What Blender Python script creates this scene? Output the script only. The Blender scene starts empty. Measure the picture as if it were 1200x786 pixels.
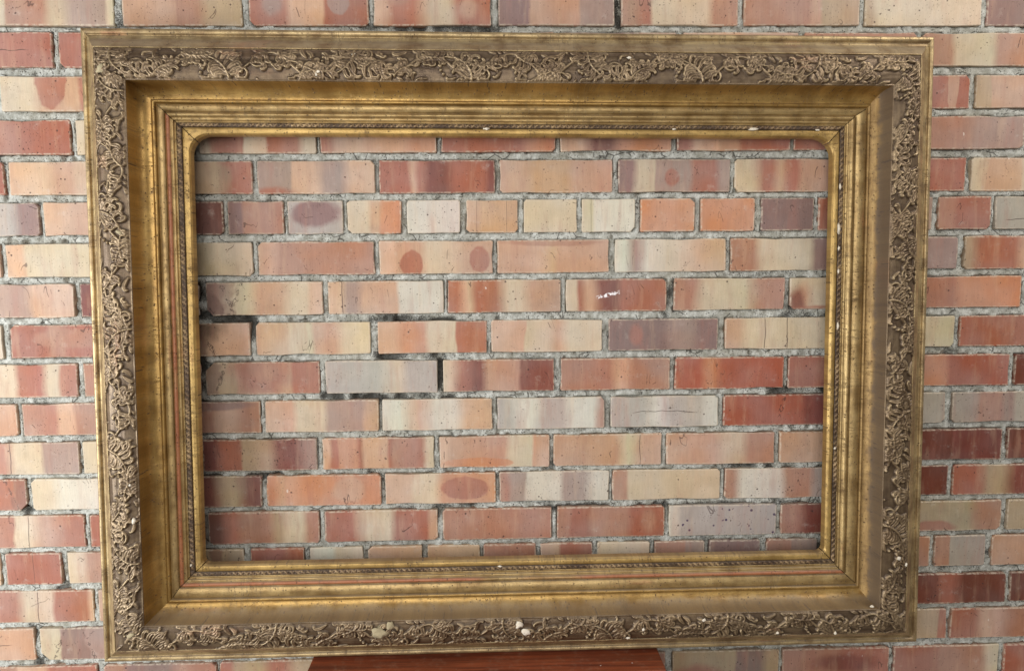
import bpy, bmesh, math, random
import numpy as np
from mathutils import Matrix, Vector, Euler

# ---------------------------------------------------------------- camera, world, sun, exposure
SC = bpy.context.scene
COL = SC.collection

def rot3(yaw, pitch, roll):
    ca, sa = math.cos(yaw), math.sin(yaw); cb, sb = math.cos(pitch), math.sin(pitch); cc, sc = math.cos(roll), math.sin(roll)
    Rz = Matrix(((ca, -sa, 0), (sa, ca, 0), (0, 0, 1)))
    Rx = Matrix(((1, 0, 0), (0, cb, -sb), (0, sb, cb)))
    Ry = Matrix(((cc, 0, sc), (0, 1, 0), (-sc, 0, cc)))
    return Rz @ Rx @ Ry

camd = bpy.data.cameras.new('camera')
cam = bpy.data.objects.new('camera', camd); COL.objects.link(cam)
R = rot3(-0.0287, -0.10892, 0.00795)
right, fwd, up = R.col[0], R.col[1], R.col[2]
M = Matrix((right, up, -fwd)).transposed().to_4x4()
M.translation = Vector((-0.02562, -1.5783, 0.04504))
cam.matrix_world = M
camd.sensor_fit = 'HORIZONTAL'; camd.sensor_width = 36.0
camd.lens = 36.0 * 869.97 / 1200.0
camd.clip_start = 0.02; camd.clip_end = 500
SC.camera = cam

# daylight in a sheltered place: an even soft surround and light coming in from openings at the left and at the upper right
world = bpy.data.worlds.new('World'); SC.world = world
world.use_nodes = True
wn = world.node_tree.nodes
wn['Background'].inputs['Color'].default_value = (0.97, 0.96, 1.0, 1)
wn['Background'].inputs['Strength'].default_value = 0.37

def area(name, loc, target, sx, sy, power, color):
    l = bpy.data.lights.new(name, 'AREA'); l.shape = 'RECTANGLE'; l.size = sx; l.size_y = sy; l.energy = power; l.color = color
    o = bpy.data.objects.new(name, l); COL.objects.link(o); o.location = loc
    o.rotation_euler = (Vector(loc) - Vector(target)).to_track_quat('Z', 'Y').to_euler()
    return o
area('window_light', (-2.5, -1.3, -0.35), (-0.9, 0.0, -0.3), 1.3, 1.3, 92, (0.93, 0.97, 1.0))
area('door_light', (1.85, -0.85, 1.35), (1.1, 0.0, 0.45), 0.8, 0.8, 27, (1.0, 0.96, 0.90))
area('front_fill_light', (-0.5, -3.3, 0.65), (0.0, 0.0, -0.1), 2.4, 1.8, 80, (1.0, 0.98, 0.95))  # added soft fill from behind the camera, evens out shadow in joints and opening

SC.view_settings.view_transform = 'Standard'; SC.view_settings.look = 'None'
SC.view_settings.gamma = 1.0; SC.view_settings.use_curve_mapping = False
SC.view_settings.exposure = -0.32

# ---------------------------------------------------------------- helpers
rng = np.random.default_rng(7)
random.seed(11)

def lin(c):
    return tuple(((v / 255.0) / 12.92 if v <= 10 else (((v / 255.0) + 0.055) / 1.055) ** 2.4) for v in c)

def link(name, me, mat, parent=None, loc=(0, 0, 0)):
    o = bpy.data.objects.new(name, me); COL.objects.link(o)
    if mat is not None and len(me.materials) == 0: me.materials.append(mat)
    if parent is not None: o.parent = parent
    o.location = loc
    return o

def tag(o, label=None, cat=None, kind=None, group=None):
    if label: o['label'] = label
    if cat: o['category'] = cat
    if kind: o['kind'] = kind
    if group: o['group'] = group
    return o

def empty(name, loc, rot=None):
    o = bpy.data.objects.new(name, None); COL.objects.link(o)
    o.empty_display_size = 0.05
    if rot is not None: o.matrix_world = Matrix.Translation(loc) @ rot.to_4x4()
    else: o.location = loc
    return o

def mesh_np(name, V, Q, smooth=True, uv=None, attrs=None):
    """V (n,3), Q (m,4) quads -> mesh"""
    V = np.asarray(V, dtype=np.float32); Q = np.asarray(Q, dtype=np.int32)
    me = bpy.data.meshes.new(name)
    me.vertices.add(len(V)); me.vertices.foreach_set('co', V.ravel())
    me.loops.add(Q.size); me.loops.foreach_set('vertex_index', Q.ravel())
    me.polygons.add(len(Q))
    me.polygons.foreach_set('loop_start', np.arange(0, Q.size, 4, dtype=np.int32))
    me.polygons.foreach_set('loop_total', np.full(len(Q), 4, dtype=np.int32))
    me.polygons.foreach_set('use_smooth', np.full(len(Q), smooth, dtype=bool))
    if uv is not None:
        l = me.uv_layers.new(name='UVMap')
        l.data.foreach_set('uv', np.asarray(uv, dtype=np.float32)[Q.ravel()].ravel())
    if attrs:
        for k, a in attrs.items():
            at = me.attributes.new(k, 'FLOAT', 'POINT'); at.data.foreach_set('value', np.asarray(a, dtype=np.float32).ravel())
    me.update(calc_edges=True)
    return me

def vnoise(shape, cell, seed):
    """smooth value noise, 0..1, cell in samples (cy, cx)"""
    r = np.random.default_rng(seed)
    if np.isscalar(cell): cell = (cell, cell)
    ny, nx = int(shape[0] / cell[0]) + 3, int(shape[1] / cell[1]) + 3
    g = r.random((ny, nx))
    y = np.arange(shape[0]) / cell[0]; x = np.arange(shape[1]) / cell[1]
    yi = y.astype(int); xi = x.astype(int)
    fy = y - yi; fx = x - xi
    fy = (fy * fy * (3 - 2 * fy))[:, None]; fx = (fx * fx * (3 - 2 * fx))[None, :]
    a = g[np.ix_(yi, xi)]; b = g[np.ix_(yi, xi + 1)]; c = g[np.ix_(yi + 1, xi)]; d = g[np.ix_(yi + 1, xi + 1)]
    return (a * (1 - fx) + b * fx) * (1 - fy) + (c * (1 - fx) + d * fx) * fy

class NT:
    """tiny node-tree builder"""
    def __init__(s, tree): s.t = tree; s.n = tree.nodes; s.l = tree.links
    def new(s, typ, **kw):
        n = s.n.new(typ)
        for k, v in kw.items(): setattr(n, k, v)
        return n
    def put(s, sock, v):
        if v is None: return
        if isinstance(v, bpy.types.NodeSocket): s.l.new(v, sock)
        else:
            if hasattr(sock.default_value, '__len__') and hasattr(v, '__len__') and len(sock.default_value) == 4 and len(v) == 3: v = (*v, 1)
            sock.default_value = v
    def math(s, op, a, b=None, c=None, clamp=False):
        n = s.new('ShaderNodeMath', operation=op, use_clamp=clamp)
        s.put(n.inputs[0], a); s.put(n.inputs[1], b)
        if c is not None: s.put(n.inputs[2], c)
        return n.outputs[0]
    def vmath(s, op, a, b=None):
        n = s.new('ShaderNodeVectorMath', operation=op); s.put(n.inputs[0], a); s.put(n.inputs[1], b)
        return n.outputs['Value'] if op in ('LENGTH', 'DOT_PRODUCT', 'DISTANCE') else n.outputs[0]
    def noise(s, vec, scale, detail=2, rough=0.5, dist=0.0):
        n = s.new('ShaderNodeTexNoise'); s.put(n.inputs['Vector'], vec)
        n.inputs['Scale'].default_value = scale; n.inputs['Detail'].default_value = detail
        n.inputs['Roughness'].default_value = rough; n.inputs['Distortion'].default_value = dist
        return n.outputs['Fac']
    def voro(s, vec, scale, feature='F1'):
        n = s.new('ShaderNodeTexVoronoi', feature=feature); s.put(n.inputs['Vector'], vec); n.inputs['Scale'].default_value = scale
        return n.outputs['Distance']
    def ss(s, v, lo, hi, a=0.0, b=1.0):
        n = s.new('ShaderNodeMapRange', interpolation_type='SMOOTHSTEP'); s.put(n.inputs[0], v)
        n.inputs[1].default_value = lo; n.inputs[2].default_value = hi; n.inputs[3].default_value = a; n.inputs[4].default_value = b
        return n.outputs[0]
    def mix(s, f, a, b, mode='MIX'):
        n = s.new('ShaderNodeMix', data_type='RGBA', blend_type=mode)
        s.put(n.inputs[0], f); s.put(n.inputs[6], a); s.put(n.inputs[7], b)
        return n.outputs[2]
    def comb(s, x, y, z):
        n = s.new('ShaderNodeCombineXYZ'); s.put(n.inputs[0], x); s.put(n.inputs[1], y); s.put(n.inputs[2], z); return n.outputs[0]
    def sep(s, v):
        n = s.new('ShaderNodeSeparateXYZ'); s.put(n.inputs[0], v); return n.outputs
    def bump(s, h, strength, dist, normal=None):
        n = s.new('ShaderNodeBump'); s.put(n.inputs['Height'], h); n.inputs['Strength'].default_value = strength; n.inputs['Distance'].default_value = dist
        if normal is not None: s.put(n.inputs['Normal'], normal)
        return n.outputs[0]

def new_mat(name):
    m = bpy.data.materials.new(name); m.use_nodes = True
    m.node_tree.nodes.clear()
    b = NT(m.node_tree)
    out = b.new('ShaderNodeOutputMaterial'); bs = b.new('ShaderNodeBsdfPrincipled')
    b.l.new(bs.outputs[0], out.inputs[0])
    return m, b, bs

def coords(b):
    """object coordinates moved by the object's place, so that no two bricks share their grain"""
    tc = b.new('ShaderNodeTexCoord'); oi = b.new('ShaderNodeObjectInfo')
    return b.vmath('ADD', tc.outputs['Object'], b.vmath('MULTIPLY', oi.outputs['Location'], (1.7, 1.0, 2.3)))

# ---------------------------------------------------------------- measured brickwork: course, left, right, bottom, top, slope, colour bands, 1 = in view
BR = [
(0, -1.7726, -1.5326, 0.5081, 0.5793, 0.0006, 'T21 Q30 P28', 0),
(0, -1.5206, -1.2806, 0.5083, 0.5795, 0.0006, 'C38 O30', 0),
(0, -1.2686, -1.0286, 0.5084, 0.5796, 0.0006, 'S48 P44 N18', 0),
(0, -1.0166, -0.7766, 0.5086, 0.5798, 0.0006, 'C12 N30 C22 M30 C6', 1),
(0, -0.7597, -0.5218, 0.5088, 0.5799, 0.0006, 'K40 N28 T32', 1),
(0, -0.5064, -0.267, 0.5089, 0.5801, 0.0006, 'S34 P28 S38|e.19,.6,.09,.3,M|e.75,.65,.09,.35,M', 1),
(0, -0.2558, -0.0175, 0.5091, 0.5803, 0.0006, 'P8 S34 C30 S28|e.21,.75,.1,.2,N|e.8,.5,.08,.3,K', 1),
(0, -0.0029, 0.2343, 0.5092, 0.5804, 0.0006, 'Q27 K42 M31', 1),
(0, 0.249, 0.4902, 0.5094, 0.5806, 0.0006, 'N18 S7 C50 N25|d5', 1),
(0, 0.5033, 0.7439, 0.5096, 0.5807, 0.0006, 'N62 K6 T32', 1),
(0, 0.7564, 1.0011, 0.5097, 0.5809, 0.0006, 'T8 C92|d3', 1),
(0, 1.0137, 1.2537, 0.5099, 0.5811, 0.0006, 'Q80 K20', 1),
(0, 1.2657, 1.5057, 0.51, 0.5812, 0.0006, 'R26 M25 C23', 0),
(0, 1.5177, 1.7577, 0.5102, 0.5814, 0.0006, 'K23 P15 N28', 0),
(1, -1.8992, -1.6592, 0.4256, 0.4962, 0.0004, 'S41', 0),
(1, -1.6472, -1.4072, 0.4259, 0.4961, 0.0004, 'K27 M34', 0),
(1, -1.3952, -1.1552, 0.4261, 0.4961, 0.0004, 'K33 S27', 0),
(1, -1.1432, -0.9032, 0.4264, 0.496, 0.0004, 'N50 R50|l.5,h', 1),
(1, -0.8906, -0.6496, 0.4267, 0.4959, 0.0004, 'R100', 1),
(1, -0.6371, -0.396, 0.427, 0.4959, 0.0004, 'K31 C36', 2),
(1, -0.3835, -0.1425, 0.4272, 0.4958, 0.0004, 'Q15 Q36 C34', 2),
(1, -0.13, 0.1111, 0.4275, 0.4957, 0.0004, 'R45 S26 O45', 2),
(1, 0.1236, 0.3647, 0.4278, 0.4957, 0.0004, 'P31 P37', 2),
(1, 0.3772, 0.6182, 0.4281, 0.4956, 0.0004, 'P50 M38 M15', 2),
(1, 0.6307, 0.8684, 0.4284, 0.4955, 0.0004, 'N100', 1),
(1, 0.8811, 1.1211, 0.4286, 0.4955, 0.0004, 'N26 C40 N34', 1),
(1, 1.1331, 1.3731, 0.4289, 0.4954, 0.0004, 'P26 Q27 C30', 0),
(1, 1.3851, 1.6251, 0.4292, 0.4953, 0.0004, 'S47 S48 R44', 0),
(1, 1.6371, 1.8771, 0.4295, 0.4953, 0.0004, 'Q38', 0),
(2, -1.0117, -0.7728, 0.3408, 0.4096, 0.0006, 'C28 K72|e.42,.75,.13,.7,R|e.75,.5,.1,1.2,R', 1),
(2, -0.7603, -0.5214, 0.3411, 0.4096, 0.0006, 'P42 C28 S47', 2),
(2, -0.5089, -0.27, 0.3413, 0.4097, 0.0006, 'K36 R49 C34', 2),
(2, -0.2575, -0.0186, 0.3415, 0.4097, 0.0006, 'R26 C24 R45', 2),
(2, -0.0061, 0.2328, 0.3418, 0.4098, 0.0006, 'P20 Q49', 2),
(2, 0.2453, 0.4843, 0.342, 0.4098, 0.0006, 'P30 Q37 R44', 2),
(2, 0.4968, 0.7357, 0.3423, 0.4099, 0.0006, 'K18 P46 S28', 2),
(2, 0.7482, 0.9871, 0.3425, 0.4099, 0.0006, 'R100|e.85,.6,.05,.9,K', 1),
(2, 0.9988, 1.2388, 0.3427, 0.41, 0.0006, 'T15 K85', 1),
(2, 1.2508, 1.4908, 0.343, 0.41, 0.0006, 'Q23 M21', 0),
(2, 1.5028, 1.7428, 0.3432, 0.4101, 0.0006, 'M38 K18', 0),
(3, -1.8757, -1.6357, 0.2535, 0.3228, 0.0016, 'C39 T26', 0),
(3, -1.6237, -1.3837, 0.254, 0.3232, 0.0016, 'S45 R33 O40', 0),
(3, -1.3717, -1.1317, 0.2544, 0.3235, 0.0016, 'R24 O25 T44', 0),
(3, -1.1197, -0.8797, 0.2548, 0.3239, 0.0016, 'N50 R50|d4', 1),
(3, -0.8689, -0.6326, 0.2553, 0.3242, 0.0016, 'C100', 1),
(3, -0.6205, -0.3821, 0.2557, 0.3246, 0.0016, 'C10 S28 C20 S27 C15', 1),
(3, -0.3733, -0.1345, 0.2562, 0.3249, 0.0016, 'S12 K20 P45 O23', 1),
(3, -0.1239, 0.1136, 0.2566, 0.3253, 0.0016, 'R30 S40 O30', 1),
(3, 0.1243, 0.3569, 0.257, 0.3256, 0.0016, 'P22 D30 O48', 1),
(3, 0.3694, 0.6077, 0.2575, 0.326, 0.0016, 'S15 P20 K20 S45', 1),
(3, 0.6167, 0.8567, 0.2579, 0.3263, 0.0016, 'S100', 1),
(3, 0.8687, 1.1087, 0.2584, 0.3267, 0.0016, 'S26 C46 R47', 0),
(3, 1.1207, 1.3607, 0.2588, 0.3271, 0.0016, 'C37 Q17 R38', 0),
(3, 1.3727, 1.6127, 0.2592, 0.3274, 0.0016, 'O31 R36 K15', 0),
(3, 1.6247, 1.8647, 0.2597, 0.3278, 0.0016, 'T31 S32 O33', 0),
(4, -1.7634, -1.5234, 0.1743, 0.2399, -0.0005, 'S36 T24 T25', 0),
(4, -1.5114, -1.2714, 0.1741, 0.2399, -0.0005, 'S32 S41 S26', 0),
(4, -1.2594, -1.0194, 0.1738, 0.24, -0.0005, 'R100', 1),
(4, -1.009, -0.7682, 0.1735, 0.24, -0.0005, 'P30 K30 C40', 1),
(4, -0.7557, -0.5149, 0.1732, 0.24, -0.0005, 'S45 T25 R30|e.73,.5,.09,.5,T', 1),
(4, -0.5044, -0.2628, 0.173, 0.2401, -0.0005, 'M29 P20 M30 P21|e.12,.0,.2,.2,S', 1),
(4, -0.2538, -0.0133, 0.1727, 0.2401, -0.0005, 'R27 P8 R4 D22 R33 D6', 1),
(4, -0.0032, 0.2331, 0.1724, 0.2401, -0.0005, 'K28 A34 K38', 1),
(4, 0.2457, 0.4832, 0.1721, 0.2402, -0.0005, 'Q17 C16 M29 S28 M10|e.475,.45,.065,.28,R', 1),
(4, 0.493, 0.7346, 0.1719, 0.2402, -0.0005, 'C23 R10 K14 R8 K31 D14', 1),
(4, 0.7471, 0.9888, 0.1716, 0.2402, -0.0005, 'K20 R80', 1),
(4, 0.9999, 1.2399, 0.1713, 0.2402, -0.0005, 'C15 K30 C55', 1),
(4, 1.2519, 1.4919, 0.171, 0.2403, -0.0005, 'S45 R20', 0),
(4, 1.5039, 1.7439, 0.1708, 0.2403, -0.0005, 'K48 M34 Q50', 0),
(5, -1.8321, -1.7166, 0.09, 0.1571, 0.0004, 'S15 S40', 0),
(5, -1.7051, -1.5896, 0.09, 0.1572, 0.0004, 'O37 M19 Q28', 0),
(5, -1.5781, -1.4626, 0.0901, 0.1573, 0.0004, 'O27 T17', 0),
(5, -1.4511, -1.3356, 0.0901, 0.1574, 0.0004, 'P23 C35', 0),
(5, -1.3241, -1.2086, 0.0901, 0.1575, 0.0004, 'K17 O29', 0),
(5, -1.1971, -1.0816, 0.0901, 0.1576, 0.0004, 'P27 K43 Q26', 0),
(5, -1.0701, -0.9546, 0.0901, 0.1577, 0.0004, 'V60 Q40', 1),
(5, -0.9454, -0.8318, 0.0901, 0.1578, 0.0004, 'P50 K50', 1),
(5, -0.8193, -0.7058, 0.0902, 0.1579, 0.0004, 'M22 T38 P50', 2),
(5, -0.6933, -0.5797, 0.0902, 0.158, 0.0004, 'B100', 1),
(5, -0.5702, -0.4549, 0.0902, 0.1581, 0.0004, 'Q30 N70', 1),
(5, -0.4454, -0.3315, 0.0902, 0.1582, 0.0004, 'V100|e.5,.62,.44,.4,Z', 1),
(5, -0.3215, -0.2107, 0.0902, 0.1583, 0.0004, 'C45 P15 O40', 1),
(5, -0.1982, -0.0876, 0.0902, 0.1583, 0.0004, 'W100|d2', 1),
(5, -0.0742, 0.0343, 0.0903, 0.1584, 0.0004, 'P30 A70|l.2,v|l.78,v', 1),
(5, 0.0463, 0.1585, 0.0903, 0.1585, 0.0004, 'C100', 1),
(5, 0.1693, 0.2809, 0.0903, 0.1586, 0.0004, 'C20 W80|l.17,v', 1),
(5, 0.2936, 0.408, 0.0903, 0.1587, 0.0004, 'O100', 1),
(5, 0.4219, 0.5363, 0.0903, 0.1588, 0.0004, 'O100', 1),
(5, 0.5519, 0.6639, 0.0904, 0.1589, 0.0004, 'Q100', 1),
(5, 0.6744, 0.7906, 0.0904, 0.159, 0.0004, 'S100', 1),
(5, 0.8031, 0.9194, 0.0904, 0.1591, 0.0004, 'M100', 1),
(5, 0.9324, 1.0476, 0.0904, 0.1592, 0.0004, 'N30 R70', 1),
(5, 1.0579, 1.1734, 0.0904, 0.1593, 0.0004, 'G100|l.3,h', 1),
(5, 1.1849, 1.3004, 0.0904, 0.1594, 0.0004, 'C33 T47 S33', 0),
(5, 1.3119, 1.4274, 0.0905, 0.1595, 0.0004, 'K41 M49 S44', 0),
(5, 1.4389, 1.5544, 0.0905, 0.1595, 0.0004, 'K39 Q45', 0),
(5, 1.5659, 1.6814, 0.0905, 0.1596, 0.0004, 'K20 S15', 0),
(5, 1.6929, 1.8084, 0.0905, 0.1597, 0.0004, 'C35 Q49 K35', 0),
(6, -1.7838, -1.5438, 0.0048, 0.0726, 0.0005, 'M25 Q31 R46', 0),
(6, -1.5318, -1.2918, 0.0049, 0.0729, 0.0005, 'M42 N46 R45', 0),
(6, -1.2798, -1.0398, 0.0049, 0.0731, 0.0005, 'P100', 1),
(6, -1.0277, -0.7816, 0.005, 0.0733, 0.0005, 'P15 C85', 1),
(6, -0.7691, -0.5231, 0.005, 0.0735, 0.0005, 'T65 C35', 1),
(6, -0.5107, -0.2685, 0.0051, 0.0737, 0.0005, 'K20 N80', 1),
(6, -0.2575, -0.0192, 0.0051, 0.074, 0.0005, 'P15 K10 P15 C30 K30|e.28,.3,.1,.45,R|e.88,.45,.09,.4,R', 1),
(6, -0.0097, 0.2267, 0.0052, 0.0742, 0.0005, 'K35 P20 K45|e.5,.95,.45,.15,N', 1),
(6, 0.2404, 0.4762, 0.0052, 0.0744, 0.0005, 'W15 M8 W15 C30 P32', 1),
(6, 0.4877, 0.7276, 0.0053, 0.0746, 0.0005, 'N28 C42 Q30', 1),
(6, 0.7401, 0.98, 0.0053, 0.0748, 0.0005, 'N50 M50', 1),
(6, 0.995, 1.235, 0.0054, 0.0751, 0.0005, 'T10 S40 P50', 1),
(6, 1.247, 1.487, 0.0055, 0.0753, 0.0005, 'M16 S34 O33', 0),
(6, 1.499, 1.739, 0.0055, 0.0755, 0.0005, 'O16 C43', 0),
(7, -1.8919, -1.6519, -0.0793, -0.0088, 0.0002, 'N45 P30 O32', 0),
(7, -1.6399, -1.3999, -0.0792, -0.0089, 0.0002, 'O49', 0),
(7, -1.3879, -1.1479, -0.079, -0.009, 0.0002, 'R17 K40', 0),
(7, -1.1359, -0.8959, -0.0788, -0.0091, 0.0002, 'P30 M35 P35', 1),
(7, -0.8824, -0.6388, -0.0786, -0.0092, 0.0002, 'D100|d8', 1),
(7, -0.623, -0.3799, -0.0785, -0.0093, 0.0002, 'N8 C30 K35 C15 P12|e.03,.1,.12,.6,X|b.05,.3|b.12,.3', 1),
(7, -0.3679, -0.1249, -0.0783, -0.0094, 0.0002, 'P12 M18 K30 W40|l.12,v', 1),
(7, -0.1162, 0.1241, -0.0781, -0.0094, 0.0002, 'S10 P15 S20 C25 K30', 1),
(7, 0.1361, 0.351, -0.0779, -0.0095, 0.0002, 'C12 S5 P14 D25 R44|w', 1),
(7, 0.3676, 0.6058, -0.0778, -0.0096, 0.0002, 'N24 C45 N31', 1),
(7, 0.6188, 0.8657, -0.0776, -0.0097, 0.0002, 'C100|e.09,.3,.08,.5,O|e.06,.2,.07,.5,D|e.3,.0,.3,.12,S', 1),
(7, 0.8782, 1.1251, -0.0774, -0.0098, 0.0002, 'N40 O60', 1),
(8, -1.794, -1.554, -0.1655, -0.0946, 0.0004, 'P23', 0),
(8, -1.542, -1.302, -0.1652, -0.0947, 0.0004, 'R33 O45', 0),
(8, -1.29, -1.05, -0.1649, -0.0948, 0.0004, 'C100', 1),
(8, -1.0342, -0.7916, -0.1645, -0.0949, 0.0004, 'R30 N20 R50|e.5,.6,.3,.3,N', 1),
(8, -0.7791, -0.5365, -0.1642, -0.095, 0.0004, 'T60 P40|e.48,.98,.3,.6,X|b.5,.1', 1),
(8, -0.5223, -0.2825, -0.1639, -0.0951, 0.0004, 'P30 C20 K20 C30', 1),
(8, -0.2664, -0.0338, -0.1636, -0.0952, 0.0004, 'P20 O27 C25 S28', 1),
(8, -0.0241, 0.2122, -0.1633, -0.0953, 0.0004, 'P30 C20 K20 C30', 1),
(8, 0.2269, 0.4635, -0.163, -0.0954, 0.0004, 'Q60 M15 Q25|e.25,.5,.06,.35,R', 1),
(8, 0.4802, 0.7257, -0.1627, -0.0955, 0.0004, 'K20 C80|l.35,v|l.55,v', 1),
(8, 0.7382, 0.9838, -0.1624, -0.0956, 0.0004, 'T50 C50', 1),
(8, 0.9944, 1.2344, -0.1621, -0.0957, 0.0004, 'S70 B30', 1),
(8, 1.2464, 1.4864, -0.1618, -0.0957, 0.0004, 'R49 S33 T16', 0),
(8, 1.4984, 1.7384, -0.1615, -0.0958, 0.0004, 'S38 Q23 P15', 0),
(9, -1.8968, -1.6568, -0.2479, -0.177, -0.0008, 'O19 R15 M33', 0),
(9, -1.6448, -1.4048, -0.248, -0.1773, -0.0008, 'M45 M45 M27', 0),
(9, -1.3928, -1.1528, -0.2481, -0.1776, -0.0008, 'T44 C49 N15', 0),
(9, -1.1408, -0.9008, -0.2481, -0.1779, -0.0008, 'C45 R28 C12 R15', 1),
(9, -0.8871, -0.6445, -0.2482, -0.1782, -0.0008, 'N100', 1),
(9, -0.632, -0.3924, -0.2483, -0.1785, -0.0008, 'T26 K50 R24|e.5,.8,.26,.85,R|e.52,.9,.15,.5,N|b.0,.5', 1),
(9, -0.3798, -0.1409, -0.2484, -0.1788, -0.0008, 'V55 C20 V25', 1),
(9, -0.1289, 0.1103, -0.2485, -0.1792, -0.0008, 'C10 R14 D14 K32 D30', 1),
(9, 0.1239, 0.3601, -0.2486, -0.1795, -0.0008, 'N50 P10 N40', 1),
(9, 0.3722, 0.6095, -0.2487, -0.1798, -0.0008, 'E25 O12 E63', 1),
(9, 0.6207, 0.8591, -0.2488, -0.1801, -0.0008, 'R50 N20 R30', 1),
(9, 0.8716, 1.11, -0.2489, -0.1804, -0.0008, 'O45 E55', 1),
(9, 1.1222, 1.3622, -0.249, -0.1807, -0.0008, 'B55 D45', 1),
(9, 1.3742, 1.6142, -0.249, -0.181, -0.0008, 'R24 K45 T46', 0),
(9, 1.6262, 1.8662, -0.2491, -0.1813, -0.0008, 'T24 M49 P19', 0),
(10, -1.7757, -1.5357, -0.3311, -0.2626, -0.0003, 'M19 M46 P22', 0),
(10, -1.5237, -1.2837, -0.3311, -0.2627, -0.0003, 'R20 C16', 0),
(10, -1.2717, -1.0317, -0.3312, -0.2628, -0.0003, 'N70 K30', 1),
(10, -1.0214, -0.7774, -0.3312, -0.2629, -0.0003, 'N30 P15 N55', 1),
(10, -0.7649, -0.521, -0.3312, -0.2631, -0.0003, 'N60 K20 N20|e.6,.9,.3,.2,Q', 1),
(10, -0.5106, -0.2686, -0.3312, -0.2632, -0.0003, 'P25 C30 M30 K15', 1),
(10, -0.2608, -0.0241, -0.3313, -0.2633, -0.0003, 'W25 P15 W35 P25', 1),
(10, -0.0134, 0.2196, -0.3313, -0.2634, -0.0003, 'V15 W25 V25 W30 N5', 1),
(10, 0.233, 0.468, -0.3313, -0.2636, -0.0003, 'V31 W25 V27 W17|l.5,h', 1),
(10, 0.4804, 0.7198, -0.3314, -0.2637, -0.0003, 'E45 E30 D25', 1),
(10, 0.7323, 0.9718, -0.3314, -0.2638, -0.0003, 'M50 G50', 1),
(10, 0.9888, 1.2288, -0.3314, -0.2639, -0.0003, 'G25 N20 M15 G40|d3', 1),
(10, 1.2408, 1.4808, -0.3314, -0.2641, -0.0003, 'N22', 0),
(10, 1.4928, 1.7328, -0.3315, -0.2642, -0.0003, 'R43 K26', 0),
(10, 1.7448, 1.9848, -0.3315, -0.2643, -0.0003, 'M25 C28', 0),
(11, -1.9052, -1.6652, -0.4148, -0.3458, -0.0003, 'M20', 0),
(11, -1.6532, -1.4132, -0.4149, -0.3459, -0.0003, 'C32 P22 M23', 0),
(11, -1.4012, -1.1612, -0.415, -0.3459, -0.0003, 'T21', 0),
(11, -1.1492, -0.9092, -0.4151, -0.346, -0.0003, 'N43 C25 M32|l.4,v', 1),
(11, -0.9, -0.6596, -0.4152, -0.346, -0.0003, 'C100', 1),
(11, -0.6471, -0.4028, -0.4153, -0.3461, -0.0003, 'D15 R18 T25 D30 M12|d8', 1),
(11, -0.3906, -0.1515, -0.4153, -0.3461, -0.0003, 'P8 S6 O16 S6 P22 S5 N22 S5 C10', 1),
(11, -0.1393, 0.0996, -0.4154, -0.3462, -0.0003, 'P5 K60 C18 O5 K12|e.35,.15,.33,.16,O', 1),
(11, 0.1081, 0.3453, -0.4155, -0.3462, -0.0003, 'K58 C20 K22|l.8,v', 1),
(11, 0.3564, 0.5949, -0.4156, -0.3463, -0.0003, 'K52 C20 N28', 1),
(11, 0.6072, 0.8493, -0.4157, -0.3463, -0.0003, 'K50 N20 K30', 1),
(11, 0.8618, 1.1038, -0.4158, -0.3464, -0.0003, 'B55 D45', 1),
(11, 1.1171, 1.3571, -0.4159, -0.3464, -0.0003, 'B100', 1),
(11, 1.3691, 1.6091, -0.416, -0.3465, -0.0003, 'Q46 O37 S18', 0),
(11, 1.6211, 1.8611, -0.416, -0.3465, -0.0003, 'R24 Q47', 0),
(12, -1.769, -1.529, -0.4941, -0.4257, -0.0008, 'R33 T23', 0),
(12, -1.517, -1.277, -0.4942, -0.4259, -0.0008, 'T50 Q29 R19', 0),
(12, -1.265, -1.025, -0.4944, -0.4261, -0.0008, 'O60 S40|b1.,.1', 1),
(12, -1.0138, -0.7761, -0.4945, -0.4264, -0.0008, 'C25 W75', 1),
(12, -0.7636, -0.5258, -0.4947, -0.4266, -0.0008, 'N40 D17 T27 D16', 1),
(12, -0.5136, -0.2683, -0.4948, -0.4268, -0.0008, 'O8 P18 O74|e.72,.5,.15,.4,K', 1),
(12, -0.259, -0.0194, -0.495, -0.4271, -0.0008, 'P27 C18 O55|e.73,.5,.22,.38,R', 1),
(12, -0.0102, 0.2297, -0.4951, -0.4273, -0.0008, 'N10 M15 W30 M27 W18|d4', 1),
(12, 0.2384, 0.4766, -0.4953, -0.4275, -0.0008, 'N15 C85', 1),
(12, 0.4874, 0.7315, -0.4954, -0.4278, -0.0008, 'N12 W42 N25 V21|d4', 1),
(12, 0.744, 0.988, -0.4956, -0.428, -0.0008, 'B100|e.6,.5,.1,.15,D', 1),
(12, 0.9983, 1.2383, -0.4957, -0.4282, -0.0008, 'R25 T30 D45', 1),
(12, 1.2503, 1.4903, -0.4959, -0.4285, -0.0008, 'S44 M26', 0),
(12, 1.5023, 1.7423, -0.496, -0.4287, -0.0008, 'P36 C17', 0),
(13, -1.9042, -1.6642, -0.579, -0.5061, -0.0004, 'T39', 0),
(13, -1.6522, -1.4122, -0.5789, -0.5064, -0.0004, 'N39 O45 S21', 0),
(13, -1.4002, -1.1602, -0.5788, -0.5067, -0.0004, 'C47', 0),
(13, -1.1482, -0.9082, -0.5786, -0.507, -0.0004, 'N38 C13 K26 S23|l.5,v', 1),
(13, -0.896, -0.6556, -0.5785, -0.5074, -0.0004, 'R100', 1),
(13, -0.6431, -0.4043, -0.5784, -0.5077, -0.0004, 'B17 S12 N27 T14 C14 N16', 1),
(13, -0.3913, -0.1471, -0.5783, -0.508, -0.0004, 'R33 C30 R28 K9', 1),
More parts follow.
